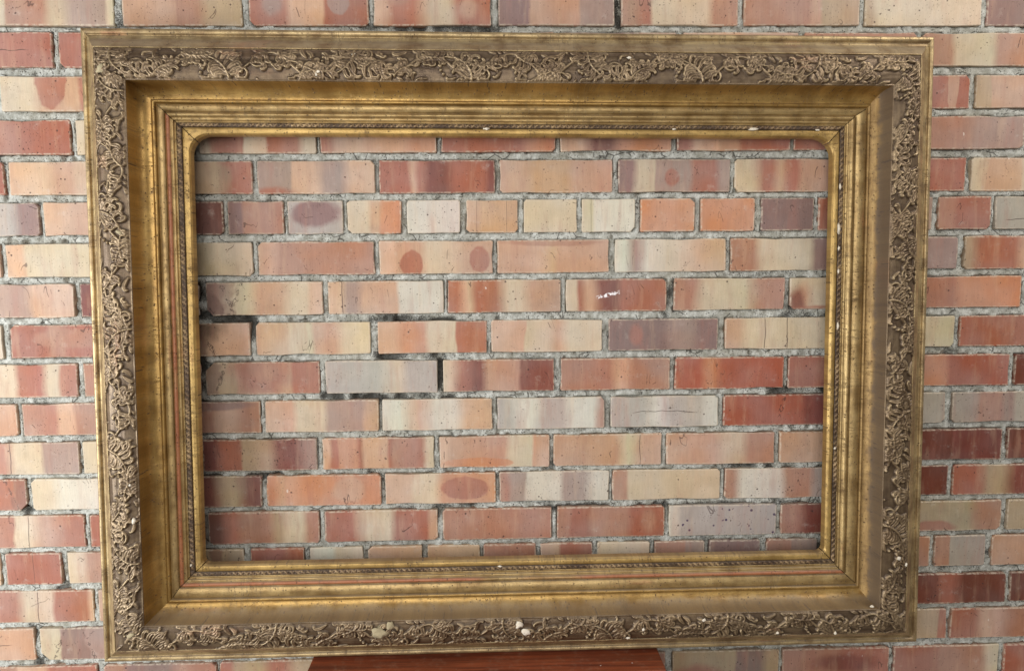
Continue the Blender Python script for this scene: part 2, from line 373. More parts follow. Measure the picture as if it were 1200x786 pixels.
(13, -0.1348, 0.1035, -0.5781, -0.5083, -0.0004, 'N100', 1),
(13, 0.1161, 0.3539, -0.578, -0.5087, -0.0004, 'N12 R20 N12 N25 R31|e.38,.5,.1,.4,N|e.85,.5,.07,.4,N', 1),
(13, 0.3645, 0.6028, -0.5779, -0.509, -0.0004, 'W10 V90|i', 1),
(13, 0.6139, 0.8567, -0.5778, -0.5093, -0.0004, 'N15 D50 N35|d5', 1),
(13, 0.8692, 1.1121, -0.5776, -0.5096, -0.0004, 'T72 N28|e.38,.1,.2,.25,R', 1),
(13, 1.1271, 1.3671, -0.5775, -0.5099, -0.0004, 'T100', 1),
(13, 1.3791, 1.6191, -0.5774, -0.5103, -0.0004, 'K42', 0),
(13, 1.6311, 1.8711, -0.5773, -0.5106, -0.0004, 'C20 O28', 0),
(14, -1.8443, -1.7288, -0.6602, -0.5901, -0.0002, 'K27', 0),
(14, -1.7173, -1.6018, -0.6602, -0.5901, -0.0002, 'M19 C17', 0),
(14, -1.5903, -1.4748, -0.6602, -0.5901, -0.0002, 'M38 T17 Q28', 0),
(14, -1.4633, -1.3478, -0.6603, -0.5902, -0.0002, 'S37 M39 K37', 0),
(14, -1.3363, -1.2208, -0.6603, -0.5902, -0.0002, 'Q39 S30', 0),
(14, -1.2093, -1.0938, -0.6603, -0.5902, -0.0002, 'P100', 1),
(14, -1.0818, -0.9636, -0.6603, -0.5902, -0.0002, 'R100|l.5,v', 1),
(14, -0.9499, -0.832, -0.6604, -0.5903, -0.0002, 'C30 N70', 1),
(14, -0.8195, -0.7016, -0.6604, -0.5903, -0.0002, 'P46 O37', 2),
(14, -0.6891, -0.5713, -0.6604, -0.5903, -0.0002, 'T100|b.5,.9', 1),
(14, -0.5557, -0.4396, -0.6605, -0.5903, -0.0002, 'R60 S40', 1),
(14, -0.4267, -0.3129, -0.6605, -0.5903, -0.0002, 'W50 C50', 1),
(14, -0.2993, -0.1828, -0.6605, -0.5904, -0.0002, 'P100|e.5,.35,.55,.2,D', 1),
(14, -0.1706, -0.0554, -0.6605, -0.5904, -0.0002, 'A100', 1),
(14, -0.0473, 0.0687, -0.6606, -0.5904, -0.0002, 'N100', 1),
(14, 0.08, 0.1938, -0.6606, -0.5904, -0.0002, 'P40 R60', 1),
(14, 0.2051, 0.3215, -0.6606, -0.5905, -0.0002, 'C100', 1),
(14, 0.3329, 0.4439, -0.6606, -0.5905, -0.0002, 'N60 M40', 1),
(14, 0.455, 0.5688, -0.6607, -0.5905, -0.0002, 'Q100', 1),
(14, 0.5834, 0.698, -0.6607, -0.5905, -0.0002, 'N50 M50', 1),
(14, 0.7105, 0.826, -0.6607, -0.5906, -0.0002, 'M45', 2),
(14, 0.8385, 0.954, -0.6608, -0.5906, -0.0002, 'N100', 1),
(14, 0.9655, 1.0825, -0.6608, -0.5906, -0.0002, 'N30 G70', 1),
(14, 1.0972, 1.2127, -0.6608, -0.5906, -0.0002, 'K100', 1),
(14, 1.2242, 1.3397, -0.6608, -0.5907, -0.0002, 'Q42 S44 O21', 0),
(14, 1.3512, 1.4667, -0.6609, -0.5907, -0.0002, 'K25 C38', 0),
(14, 1.4782, 1.5937, -0.6609, -0.5907, -0.0002, 'O24 T31 C32', 0),
(14, 1.6052, 1.7207, -0.6609, -0.5907, -0.0002, 'R30 P45', 0),
(14, 1.7322, 1.8477, -0.661, -0.5907, -0.0002, 'S38', 0),
(15, -1.897, -1.657, -0.748, -0.6752, -0.0006, 'Q29', 0),
(15, -1.645, -1.405, -0.748, -0.6755, -0.0006, 'R44 N25 P27', 0),
(15, -1.393, -1.153, -0.748, -0.6758, -0.0006, 'P16 O45 K22', 0),
(15, -1.141, -0.901, -0.748, -0.6761, -0.0006, 'R38 C27 R30 P5|l.5,v', 1),
(15, -0.8899, -0.6479, -0.7479, -0.6764, -0.0006, 'K100', 1),
(15, -0.6354, -0.3933, -0.7479, -0.6767, -0.0006, 'Q40', 2),
(15, -0.3808, -0.1387, -0.7479, -0.677, -0.0006, 'R26 O38 R19', 2),
(15, -0.1262, 0.1158, -0.7479, -0.6773, -0.0006, 'K30 K28 P42', 2),
(15, 0.1283, 0.3704, -0.7478, -0.6776, -0.0006, 'P44 P43 M25', 2),
(15, 0.3829, 0.625, -0.7478, -0.6779, -0.0006, 'P50', 2),
(15, 0.6375, 0.8795, -0.7478, -0.6783, -0.0006, 'C19 N46 C45', 2),
(15, 0.892, 1.1341, -0.7478, -0.6786, -0.0006, 'B35 S20 B45', 1),
(15, 1.1456, 1.3856, -0.7477, -0.6789, -0.0006, 'B100', 1),
(15, 1.3976, 1.6376, -0.7477, -0.6792, -0.0006, 'N18', 0),
(15, 1.6496, 1.8896, -0.7477, -0.6795, -0.0006, 'M18 P31 M43', 0),
(16, -1.7788, -1.5388, -0.8352, -0.7617, 0.0006, 'T29 C35', 0),
(16, -1.5268, -1.2868, -0.8349, -0.7617, 0.0006, 'P17 N26 T40', 0),
(16, -1.2748, -1.0348, -0.8346, -0.7617, 0.0006, 'P60 K40|l.5,h', 1),
(16, -1.0213, -0.7793, -0.8343, -0.7618, 0.0006, 'C18 M82|b.3,.1', 1),
(16, -0.7668, -0.5247, -0.8339, -0.7618, 0.0006, 'C49', 2),
(16, -0.5122, -0.2702, -0.8336, -0.7618, 0.0006, 'Q19 N16', 2),
(16, -0.2577, -0.0156, -0.8333, -0.7618, 0.0006, 'T37 O42 Q39', 2),
(16, -0.0031, 0.2389, -0.833, -0.7619, 0.0006, 'P34 O29', 2),
(16, 0.2514, 0.4935, -0.8327, -0.7619, 0.0006, 'K34', 2),
(16, 0.506, 0.748, -0.8324, -0.7619, 0.0006, 'C31 M35 K23', 2),
(16, 0.7605, 1.0026, -0.8321, -0.7619, 0.0006, 'T92 R8', 1),
(16, 1.0111, 1.2511, -0.8318, -0.762, 0.0006, 'R32 P15 N53', 1),
(16, 1.2631, 1.5031, -0.8315, -0.762, 0.0006, 'O30', 0),
(16, 1.5151, 1.7551, -0.8312, -0.762, 0.0006, 'M30', 0),
(17, -1.9003, -1.6603, -0.9195, -0.8483, -0.0005, 'R23', 0),
(17, -1.6483, -1.4083, -0.9197, -0.8485, -0.0005, 'C19 M35 M50', 0),
(17, -1.3963, -1.1563, -0.9198, -0.8486, -0.0005, 'P46 N18 N33', 0),
(17, -1.1443, -0.9043, -0.9199, -0.8488, -0.0005, 'N28 P24 R48', 1),
(17, -0.8893, -0.6426, -0.9201, -0.8489, -0.0005, 'N20 Q40 N40', 1),
(17, -0.636, -0.3963, -0.9202, -0.849, -0.0005, 'R10 T32 R27 T31', 1),
(17, -0.3838, -0.1441, -0.9203, -0.8492, -0.0005, 'O24', 2),
(17, -0.1316, 0.1082, -0.9205, -0.8493, -0.0005, 'P42', 2),
(17, 0.1207, 0.3604, -0.9206, -0.8494, -0.0005, 'N100', 1),
(17, 0.3771, 0.6207, -0.9207, -0.8496, -0.0005, 'T60 Q25 T15|e.25,.2,.22,.35,R', 1),
(17, 0.6291, 0.8728, -0.9209, -0.8497, -0.0005, 'N30 N20 R50|e.6,.5,.3,.3,D', 1),
(17, 0.8852, 1.1296, -0.921, -0.8498, -0.0005, 'R45 N38 C17', 1),
(17, 1.1416, 1.3816, -0.9211, -0.85, -0.0005, 'R100', 1),
(17, 1.3936, 1.6336, -0.9213, -0.8501, -0.0005, 'C39 T23 S19', 0),
(17, 1.6456, 1.8856, -0.9214, -0.8502, -0.0005, 'K23 R46 S33', 0),
]
# ---------------------------------------------------------------- brick material
PAL = dict(W=(212,203,184), C=(206,186,154), T=(176,152,118), P=(204,163,130), K=(192,150,120), O=(198,135,96), A=(198,154,108),
           R=(164,97,74), D=(122,64,54), S=(166,97,70), E=(164,90,66), B=(110,58,40), M=(164,136,122), V=(180,166,156), Q=(138,108,100),
           N=(172,122,96), G=(168,158,142), Z=(132,90,88), X=(66,54,46))
BGAIN = 0.86

def grain_group():
    g = bpy.data.node_groups.new('brick_grain', 'ShaderNodeTree')
    I = g.interface
    I.new_socket('Color', in_out='INPUT', socket_type='NodeSocketColor')
    I.new_socket('Vector', in_out='INPUT', socket_type='NodeSocketVector')
    I.new_socket('Speckle', in_out='INPUT', socket_type='NodeSocketFloat')
    I.new_socket('Edge', in_out='INPUT', socket_type='NodeSocketFloat')
    I.new_socket('Color', in_out='OUTPUT', socket_type='NodeSocketColor')
    I.new_socket('Normal', in_out='OUTPUT', socket_type='NodeSocketVector')
    I.new_socket('Roughness', in_out='OUTPUT', socket_type='NodeSocketFloat')
    b = NT(g); gi = b.new('NodeGroupInput'); go = b.new('NodeGroupOutput')
    v = gi.outputs['Vector']; c = gi.outputs['Color']
    st = b.vmath('MULTIPLY', v, (1.0, 1.0, 0.09))                       # vertical drag marks of the wire-cut face
    n1 = b.noise(st, 260, 3, 0.6); n2 = b.noise(v, 22, 4, 0.6); n3 = b.noise(v, 900, 2, 0.6)
    val = b.math('ADD', b.math('MULTIPLY', b.math('SUBTRACT', n1, 0.5), 0.26), b.math('MULTIPLY', b.math('SUBTRACT', n2, 0.5), 0.42))
    val = b.math('ADD', val, b.math('MULTIPLY', b.math('SUBTRACT', n3, 0.5), 0.34))
    hs = b.new('ShaderNodeHueSaturation'); b.put(hs.inputs['Value'], b.math('ADD', val, 1.0)); b.put(hs.inputs['Color'], c)
    b.put(hs.inputs['Saturation'], b.ss(b.noise(v, 9, 2), 0.3, 0.7, 0.78, 1.04))
    c = hs.outputs[0]
    # the firing left thin upright streaks of neighbouring tones
    st2 = b.vmath('MULTIPLY', b.vmath('ADD', v, (0, 0, 5)), (1.0, 1.0, 0.16))
    c = b.mix(b.math('MULTIPLY', b.ss(b.noise(st2, 42, 4, 0.65), 0.5, 0.72), 0.20), c, lin((206, 174, 142)))
    c = b.mix(b.math('MULTIPLY', b.ss(b.noise(b.vmath('ADD', st2, (4, 0, 0)), 34, 4, 0.65), 0.5, 0.72), 0.30), c, lin((160, 108, 94)))
    # lime bloom in thin clouds
    c = b.mix(b.math('MULTIPLY', b.ss(b.noise(v, 35, 5, 0.7), 0.56, 0.78), 0.28), c, lin((205, 196, 184)))
    # grime clouds
    c = b.mix(b.math('MULTIPLY', b.ss(b.noise(b.vmath('ADD', v, (3, 5, 7)), 14, 5, 0.7), 0.55, 0.8), 0.30), c, lin((110, 88, 74)))
    # pale worn arris with mortar smear
    ed = b.math('MULTIPLY', gi.outputs['Edge'], b.ss(b.noise(v, 120, 3, 0.6), 0.35, 0.62))
    c = b.mix(b.math('MULTIPLY', ed, 0.6), c, lin((206, 192, 170)))
    # pits and dark specks
    vd = b.voro(b.vmath('ADD', v, b.vmath('MULTIPLY', b.comb(n2, n2, n3), (0.004, 0.004, 0.004))), 85)
    gate = b.noise(b.vmath('ADD', v, (1, 2, 3)), 26, 3, 0.6)
    thr = b.math('MULTIPLY_ADD', gi.outputs['Speckle'], -0.03, 0.57)
    pit = b.math('MULTIPLY', b.ss(b.math('SUBTRACT', vd, b.math('MULTIPLY', b.math('SUBTRACT', b.noise(v, 70, 2), 0.5), 0.35)), 0.08, 0.15, 1, 0), b.math('GREATER_THAN', gate, thr))
    vd2 = b.voro(b.vmath('ADD', v, (9, 2, 4)), 210)
    pit2 = b.math('MULTIPLY', b.ss(vd2, 0.10, 0.2, 1, 0), b.math('GREATER_THAN', b.noise(v, 40, 2), b.math('ADD', thr, -0.03)))
    pit = b.math('MAXIMUM', pit, b.math('MULTIPLY', pit2, 0.8))
    fleck = b.math('MULTIPLY', b.ss(b.voro(b.vmath('MULTIPLY', b.vmath('ADD', v, (2, 7, 1)), (1, 1, 0.55)), 62), 0.10, 0.15, 1, 0), b.math('GREATER_THAN', b.noise(b.vmath('ADD', v, (5, 5, 1)), 20, 3, 0.6), 0.66))
    c = b.mix(b.math('MULTIPLY', fleck, 0.6), c, lin((222, 210, 196)))
    scr = b.math('MULTIPLY', b.ss(b.math('ABSOLUTE', b.math('SUBTRACT', b.noise(b.vmath('MULTIPLY', b.vmath('ADD', v, (6, 0, 0)), (1.0, 1.0, 0.5)), 22, 2, 0.5, 0.8), 0.5)), 0.002, 0.007, 1, 0), b.math('GREATER_THAN', b.noise(b.vmath('ADD', v, (8, 3, 2)), 17, 2), 0.63))
    pit = b.math('MAXIMUM', pit, b.math('MULTIPLY', scr, 0.8))
    c = b.mix(b.math('MULTIPLY', pit, 0.8), c, lin((62, 44, 40)))
    b.put(go.inputs['Color'], c)
    hgt = b.math('ADD', b.math('MULTIPLY', n1, 0.35), b.math('MULTIPLY', n3, 0.3))
    hgt = b.math('ADD', hgt, b.math('MULTIPLY', n2, 0.6))
    hgt = b.math('SUBTRACT', hgt, b.math('MULTIPLY', pit, 0.9))
    b.put(go.inputs['Normal'], b.bump(hgt, 0.7, 0.0014))
    b.put(go.inputs['Roughness'], b.math('MULTIPLY_ADD', n2, 0.25, 0.46))
    return g
GRAIN = grain_group()

def brick_material(spec, seed):
    rr = random.Random(seed)
    m, b, bs = new_mat('fired_clay')
    parts = spec.split('|'); bands = parts[0].split(); marks = parts[1:]
    uvn = b.new('ShaderNodeUVMap'); u, w, _ = b.sep(uvn.outputs[0])
    v = coords(b)
    wob = b.math('MULTIPLY', b.math('SUBTRACT', b.noise(b.vmath('MULTIPLY', v, (1, 1, 0.6)), 16, 2, 0.6), 0.5), 0.095)
    uu = b.math('ADD', u, wob)
    ramp = b.new('ShaderNodeValToRGB'); ramp.color_ramp.interpolation = 'LINEAR'
    tot = sum(float(x[1:]) for x in bands); pos = 0.0; stops = []
    mean = [sum(float(x[1:]) / tot * lin(PAL[x[0]])[j] for x in bands) for j in range(3)]
    for i, x in enumerate(bands):
        f = float(x[1:]) / tot; jit = rr.uniform(0.95, 1.05)
        col = [max(0.0, min(1.0, (0.84 * q + 0.16 * mq) * BGAIN * jit)) for q, mq in zip(lin(PAL[x[0]]), mean)]
        e = min(rr.choice((0.008, 0.02, 0.05, 0.09)), f * 0.42)
        a = pos + (e if i else -1); z = pos + f - (e if i < len(bands) - 1 else -1)
        stops.append((max(0.0, a), col)); stops.append((min(1.0, z), [q * rr.uniform(0.94, 1.06) for q in col])); pos += f
    els = ramp.color_ramp.elements
    els[0].position = stops[0][0]; els[0].color = (*stops[0][1], 1)
    els[1].position = 1.0; els[1].color = (*stops[-1][1], 1)
    for p_, c_ in stops[1:-1]:
        e_ = els.new(min(0.999, max(0.001, p_))); e_.color = (*c_, 1)
    b.put(ramp.inputs[0], uu); c = ramp.outputs[0]
    speck = rr.uniform(-0.8, 1.2)
    wob2 = b.math('MULTIPLY', b.math('SUBTRACT', b.noise(v, 24, 3, 0.6), 0.5), 0.75)
    dark = None
    for mk in marks:
        if mk[0] == 'e':
            cx, cy, rx, ry, cc = mk[1:].split(',')
            dx = b.math('DIVIDE', b.math('SUBTRACT', u, float(cx)), float(rx)); dy = b.math('DIVIDE', b.math('SUBTRACT', w, float(cy)), float(ry))
            r2 = b.math('SQRT', b.math('ADD', b.math('MULTIPLY', dx, dx), b.math('MULTIPLY', dy, dy)))
            soft = rr.choice((0.08, 0.2, 0.4))
            msk = b.ss(b.math('ADD', r2, wob2), 1 - soft * 1.2, 1 + soft, 0.78, 0)
            c = b.mix(msk, c, [q * BGAIN for q in lin(PAL[cc])])
        elif mk[0] == 'l':
            pp, ori = mk[1:].split(','); k = u if ori == 'v' else w; sc = 0.035 if ori == 'v' else 0.25
            d = b.math('ABSOLUTE', b.math('ADD', b.math('SUBTRACT', k, float(pp)), b.math('MULTIPLY', b.math('SUBTRACT', b.noise(v, 18, 2), 0.5), sc)))
            t = 0.004 if ori == 'v' else 0.013
            dk = b.ss(d, t * 0.5, t * 1.4, 0.75, 0)
            if ori == 'h': dk = b.math('MULTIPLY', dk, b.ss(b.math('ABSOLUTE', b.math('SUBTRACT', u, 0.5)), 0.25, 0.32, 1, 0))
            dark = dk if dark is None else b.math('MAXIMUM', dark, dk)
        elif mk[0] == 'b':
            # crack running in from a broken corner
            x0, y0 = [float(q) for q in mk[1:].split(',')]
            d = b.math('ABSOLUTE', b.math('ADD', b.math('SUBTRACT', b.math('ABSOLUTE', b.math('SUBTRACT', u, x0)), 0.13), b.math('MULTIPLY', b.math('SUBTRACT', w, 0.5), 0.12 if rr.random() < .5 else -0.12)))
            d = b.math('ADD', d, b.math('MULTIPLY', b.math('SUBTRACT', b.noise(v, 60, 4, 0.7), 0.5), 0.16)); d = b.math('ABSOLUTE', d)
            dk = b.ss(d, 0.002, 0.007, 0.8, 0); dark = dk if dark is None else b.math('MAXIMUM', dark, dk)
            c = b.mix(b.ss(b.math('ADD', b.math('ABSOLUTE', b.math('SUBTRACT', u, x0)), b.math('MULTIPLY', wob2, 0.3)), 0.10, 0.14, 0.55, 0), c, lin((120, 84, 70)))
        elif mk[0] == 'd': speck = float(mk[1:]) * 0.8
        elif mk[0] == 'i':
            gate = b.math('GREATER_THAN', b.noise(v, 30, 2), 0.5)
            dk = b.math('MULTIPLY', b.ss(b.voro(v, 75), 0.18, 0.27, 1, 0), gate)
            c = b.mix(dk, c, lin((66, 48, 78)))
        elif mk[0] == 'w':
            k = b.math('ADD', w, b.math('MULTIPLY', u, -0.7))
            d = b.math('ABSOLUTE', b.math('SUBTRACT', k, 0.22)); msk = b.math('MULTIPLY', b.ss(d, 0.03, 0.08, 1, 0), b.ss(b.math('ABSOLUTE', b.math('SUBTRACT', u, 0.42)), 0.10, 0.13, 1, 0))
            msk = b.math('MULTIPLY', msk, b.ss(b.noise(v, 160, 3, 0.6), 0.48, 0.55))
            c = b.mix(msk, c, (0.85, 0.8, 0.8))
    if dark is not None: c = b.mix(dark, c, lin((58, 42, 36)))
    # distance to the face's edge
    eu = b.math('MINIMUM', u, b.math('SUBTRACT', 1.0, u)); ew = b.math('MINIMUM', w, b.math('SUBTRACT', 1.0, w))
    at = b.new('ShaderNodeAttribute', attribute_name='asp'); 
    edist = b.math('MINIMUM', b.math('MULTIPLY', eu, at.outputs['Fac']), ew)
    edge = b.ss(edist, 0.018, 0.055, 1, 0)
    g = b.new('ShaderNodeGroup'); g.node_tree = GRAIN
    b.put(g.inputs['Color'], c); b.put(g.inputs['Vector'], v); b.put(g.inputs['Speckle'], speck); b.put(g.inputs['Edge'], edge)
    b.put(bs.inputs['Base Color'], g.outputs['Color']); b.put(bs.inputs['Normal'], g.outputs['Normal']); b.put(bs.inputs['Roughness'], g.outputs['Roughness'])
    bs.inputs['Specular IOR Level'].default_value = 0.35
    return m

def brick_geo(W, H, rr, chip=None, coarse=False):
    """outline -> front ngon, arris ring, side ring; returns verts, faces, uvs (per vertex)"""
    pts = []
    nx, nz = (2, 1) if coarse else (5 if W > 0.16 else 3, 2)
    jt = 0.0006
    corners = [(-1, -1), (1, -1), (1, 1), (-1, 1)]
    cs = []
    for k in range(4):
        c = rr.uniform(0.0012, 0.003)
        if rr.random() < 0.16: c = rr.uniform(0.004, 0.010)
        if chip is not None and ((corners[k][0] > 0) == (chip[0] > 0.5)) and ((corners[k][1] > 0) == (chip[1] > 0.45)): c = rr.uniform(0.012, 0.018)
        cs.append(c)
    def J(): return rr.gauss(0, jt)
    for k in range(4):
        a = corners[k]; b_ = corners[(k + 1) % 4]
        ax, az = a[0] * W / 2, a[1] * H / 2; bx, bz = b_[0] * W / 2, b_[1] * H / 2
        L = math.hypot(bx - ax, bz - az); dx, dz = (bx - ax) / L, (bz - az) / L
        c0, c1 = cs[k], cs[(k + 1) % 4]
        n = nx if k % 2 == 0 else nz
        for i in range(n + 1):
            t = c0 + (L - c0 - c1) * i / n
            off = J()
            if 0 < i < n and rr.random() < 0.10: off = rr.uniform(0.0010, 0.0026)
            px, pz = ax + dx * t - dz * off, az + dz * t + dx * off
            pts.append((px, pz))
    N = len(pts); pr = rr.uniform(-0.0004, 0.0022); tx, tz = rr.gauss(0, 0.005), rr.gauss(0, 0.012)
    V = []; F = []
    ins = 0.0013
    for px, pz in pts:
        ix = px - math.copysign(min(abs(px), ins), px) if abs(abs(px) - W / 2) < 0.010 else px
        iz = pz - math.copysign(min(abs(pz), ins), pz) if abs(abs(pz) - H / 2) < 0.010 else pz
        V.append((ix, -pr + tx * ix + tz * iz, iz))
    for px, pz in pts: V.append((px, -pr + 0.0013 + tx * px + tz * pz, pz))
    for px, pz in pts: V.append((px, 0.098, pz))
    F.append(tuple(range(N)))
    for i in range(N):
        j = (i + 1) % N
        F.append((i, i + N, j + N, j)); F.append((i + N, i + 2 * N, j + 2 * N, j + N))
    UV = [((x + W / 2) / W, (z + H / 2) / H) for x, y, z in V]
    return V, F, UV

def brick_mesh(name, items):
    """items: (V, F, UV, asp, offset)"""
    V = []; F = []; UV = []; A = []
    for v, f, uv, asp, off in items:
        o = len(V)
        V += [(x + off[0], y + off[1], z + off[2]) for x, y, z in v]; F += [tuple(i + o for i in q) for q in f]; UV += uv; A += [asp] * len(v)
    me = bpy.data.meshes.new(name); me.from_pydata(V, [], F)
    l = me.uv_layers.new(name='UVMap')
    vi = np.zeros(len(me.loops), dtype=np.int32); me.loops.foreach_get('vertex_index', vi)
    l.data.foreach_set('uv', np.asarray(UV, dtype=np.float32)[vi].ravel())
    at = me.attributes.new('asp', 'FLOAT', 'POINT'); at.data.foreach_set('value', np.asarray(A, dtype=np.float32))
    return me

FLOOR_Z = -1.53
WALL0 = (0.0, 0.05, FLOOR_Z)
wall = empty('brick_wall', WALL0)
tag(wall, 'weathered wall of banded peach, cream and red bricks behind the gilt frame', 'wall')

rects = []                                                              # every brick: x0, x1, z0, z1 for the joints
rr = random.Random(3)
fill_mats = []
CS = 'PCKNRSMOTQ'
for k in range(10):
    fill_mats.append(brick_material(' '.join(rr.choice(CS) + str(rr.randint(15, 50)) for _ in range(rr.choice((1, 2, 3)))), 900 + k))
for i, (n, x0, x1, zb, zt, sl, spec, f) in enumerate(BR):
    W, H = x1 - x0, zt - zb
    chip = None
    for mk in spec.split('|')[1:]:
        if mk[0] == 'b': chip = [float(q) for q in mk[1:].split(',')]
    V, F, UV = brick_geo(W, H, rr, chip)
    me = brick_mesh('brick', [(V, F, UV, W / H, (0, 0, 0))])
    mat = brick_material(spec, i) if f == 1 else fill_mats[rr.randrange(10)]
    o = link('brick', me, mat, wall, ((x0 + x1) / 2 - WALL0[0], -WALL0[1], (zb + zt) / 2 - WALL0[2]))
    o.rotation_euler = (0, -sl, 0)
    rects.append((x0, x1, zb, zt))
# courses above and below the picture
XMIN, XMAX = min(r[0] for r in rects), max(r[1] for r in rects)
fills = [[] for _ in range(10)]
PITCH = 0.0837
tops = [0.5803 + PITCH * k for k in range(1, 6)] + [-0.8493 - PITCH * k for k in range(1, 9)]
for ci, zt in enumerate(tops):
    zb = max(zt - 0.0712, FLOOR_Z); x = XMIN + (0.0 if ci % 2 else 0.126)
    if x > XMIN + .01: rects_add = [(XMIN, x - 0.0125)]
    else: rects_add = []
    while x < XMAX - 0.02: rects_add.append((x, min(x + 0.24, XMAX))); x += 0.252
    for a, c in rects_add:
        V, F, UV = brick_geo(c - a, zt - zb, rr, None, True)
        fills[rr.randrange(10)].append((V, F, UV, (c - a) / (zt - zb), ((a + c) / 2 - WALL0[0], -WALL0[1], (zb + zt) / 2 - WALL0[2])))
        rects.append((a, c, zb, zt))
fo = None
allitems = []; midx = []
for k in range(10):
    for it in fills[k]: allitems.append(it); midx += [k] * len(it[1])
me = brick_mesh('brickwork', allitems)
for k in range(10): me.materials.append(fill_mats[k])
me.polygons.foreach_set('material_index', np.asarray(midx, dtype=np.int32))
tag(link('brickwork', me, None, wall), kind='stuff')
ZLO, ZHI = FLOOR_Z, max(r[3] for r in rects)

# ---------------------------------------------------------------- mortar
def mortar_material():
    m, b, bs = new_mat('lime_mortar')
    tc = b.new('ShaderNodeTexCoord'); v = tc.outputs['Object']
    n1 = b.noise(v, 60, 5, 0.65); n2 = b.noise(v, 420, 4, 0.7); n3 = b.noise(v, 9, 3)
    at = b.new('ShaderNodeAttribute', attribute_name='edge')
    c = b.mix(b.ss(n1, 0.3, 0.7), lin((148, 147, 137)), lin((210, 210, 202)))
    c = b.mix(b.math('MULTIPLY', b.ss(n3, 0.45, 0.75), 0.35), c, lin((150, 142, 120)))
    c = b.mix(b.math('MULTIPLY', b.math('SUBTRACT', n2, 0.4, clamp=True), 1.6), c, lin((120, 116, 106)))
    # soot and open pores along the brick edges
    v2 = b.vmath('ADD', v, b.vmath('MULTIPLY', b.comb(n1, n2, n1), (0.003, 0.003, 0.003)))
    p1 = b.ss(b.voro(v2, 230), 0.16, 0.30, 1, 0)
    gate = b.ss(b.math('ADD', b.noise(b.vmath('ADD', v, (4, 4, 4)), 34, 3, 0.65), b.math('MULTIPLY', at.outputs['Fac'], 0.22)), 0.47, 0.57)
    pore = b.math('MULTIPLY', p1, gate)
    c = b.mix(b.math('MULTIPLY', pore, 0.93), c, lin((58, 54, 50)))
    blk = b.ss(b.math('ADD', b.noise(b.vmath('ADD', v, (8, 1, 2)), 5.5, 6, 0.75), b.math('MULTIPLY', n2, 0.25)), 0.70, 0.82)
    c = b.mix(b.math('MULTIPLY', blk, 0.75), c, lin((56, 56, 54)))
    ck = b.new('ShaderNodeTexVoronoi', feature='DISTANCE_TO_EDGE'); b.put(ck.inputs['Vector'], b.vmath('MULTIPLY', v2, (1, 1, 1))); ck.inputs['Scale'].default_value = 27
    crack = b.math('MULTIPLY', b.ss(ck.outputs['Distance'], 0.008, 0.03, 1, 0), b.ss(b.noise(v, 20, 2), 0.55, 0.6))
    c = b.mix(b.math('MULTIPLY', crack, 0.75), c, lin((66, 62, 56)))
    sa = b.new('ShaderNodeAttribute', attribute_name='greying')
    c = b.mix(b.ss(b.math('ADD', sa.outputs['Fac'], b.math('ADD', b.math('MULTIPLY', b.math('SUBTRACT', n2, 0.5), 1.6), b.math('MULTIPLY', b.math('SUBTRACT', n1, 0.5), 0.8))), 0.25, 0.75, 0, 0.85), c, lin((50, 48, 44)))
    b.put(bs.inputs['Base Color'], c); bs.inputs['Roughness'].default_value = 0.92; bs.inputs['Specular IOR Level'].default_value = 0.15
    h = b.math('SUBTRACT', b.math('ADD', b.math('MULTIPLY', n1, 0.6), n2), b.math('MULTIPLY', b.math('MAXIMUM', pore, crack), 1.3))
    b.put(bs.inputs['Normal'], b.bump(h, 0.8, 0.0022))
    return m
MORTAR = mortar_material()

# where joints are blackened and washed out: line from - to, reach, strength (metres on the wall)
SOOT = [(-0.277, -0.09, -0.107, -0.093, 0.0093, 1.0), (-0.136, -0.175, -0.134, -0.261, 0.0093, 1.0), (-0.384, -0.254, -0.11, -0.261, 0.0093, 0.95), (-0.272, -0.168, -0.127, -0.172, 0.0093, 0.9), (-0.642, -0.075, -0.54, -0.105, 0.0241, 1.2), (-0.638, -0.133, -0.637, -0.261, 0.0129, 0.8), (-0.639, -0.016, -0.632, -0.097, 0.0148, 0.8), (0.092, -0.51, 0.709, -0.511, 0.0093, 0.7), (0.577, -0.255, 0.713, -0.255, 0.0111, 0.9), (0.279, -0.336, 0.372, -0.336, 0.0111, 0.9), (0.666, -0.638, 0.718, -0.59, 0.0148, 0.8), (-0.058, -0.497, -0.226, -0.508, 0.0093, 0.6), (0.35, -0.082, 0.367, -0.016, 0.0093, 0.8), (-0.279, 0.51, 0.007, 0.503, 0.0093, 0.9), (-0.124, 0.357, -0.124, 0.356, 0.0056, 0.1), (-0.776, 0.551, -0.77, 0.513, 0.0111, 0.9), (0.233, 0.552, 0.246, 0.51, 0.0111, 0.8), (-0.655, -0.429, -0.353, -0.431, 0.0093, 0.7), (-1.012, -0.48, -1.031, -0.499, 0.0111, 0.9), (-1.037, -0.759, -1.029, -0.848, 0.0111, 0.7), (0.976, -0.189, 1.01, -0.536, 0.0093, 0.5), (1.132, -0.618, 0.978, -0.671, 0.0111, 0.6), (0.609, -0.088, 0.706, -0.085, 0.0093, 0.8), (0.487, -0.42, 0.716, -0.429, 0.0093, 0.7)]
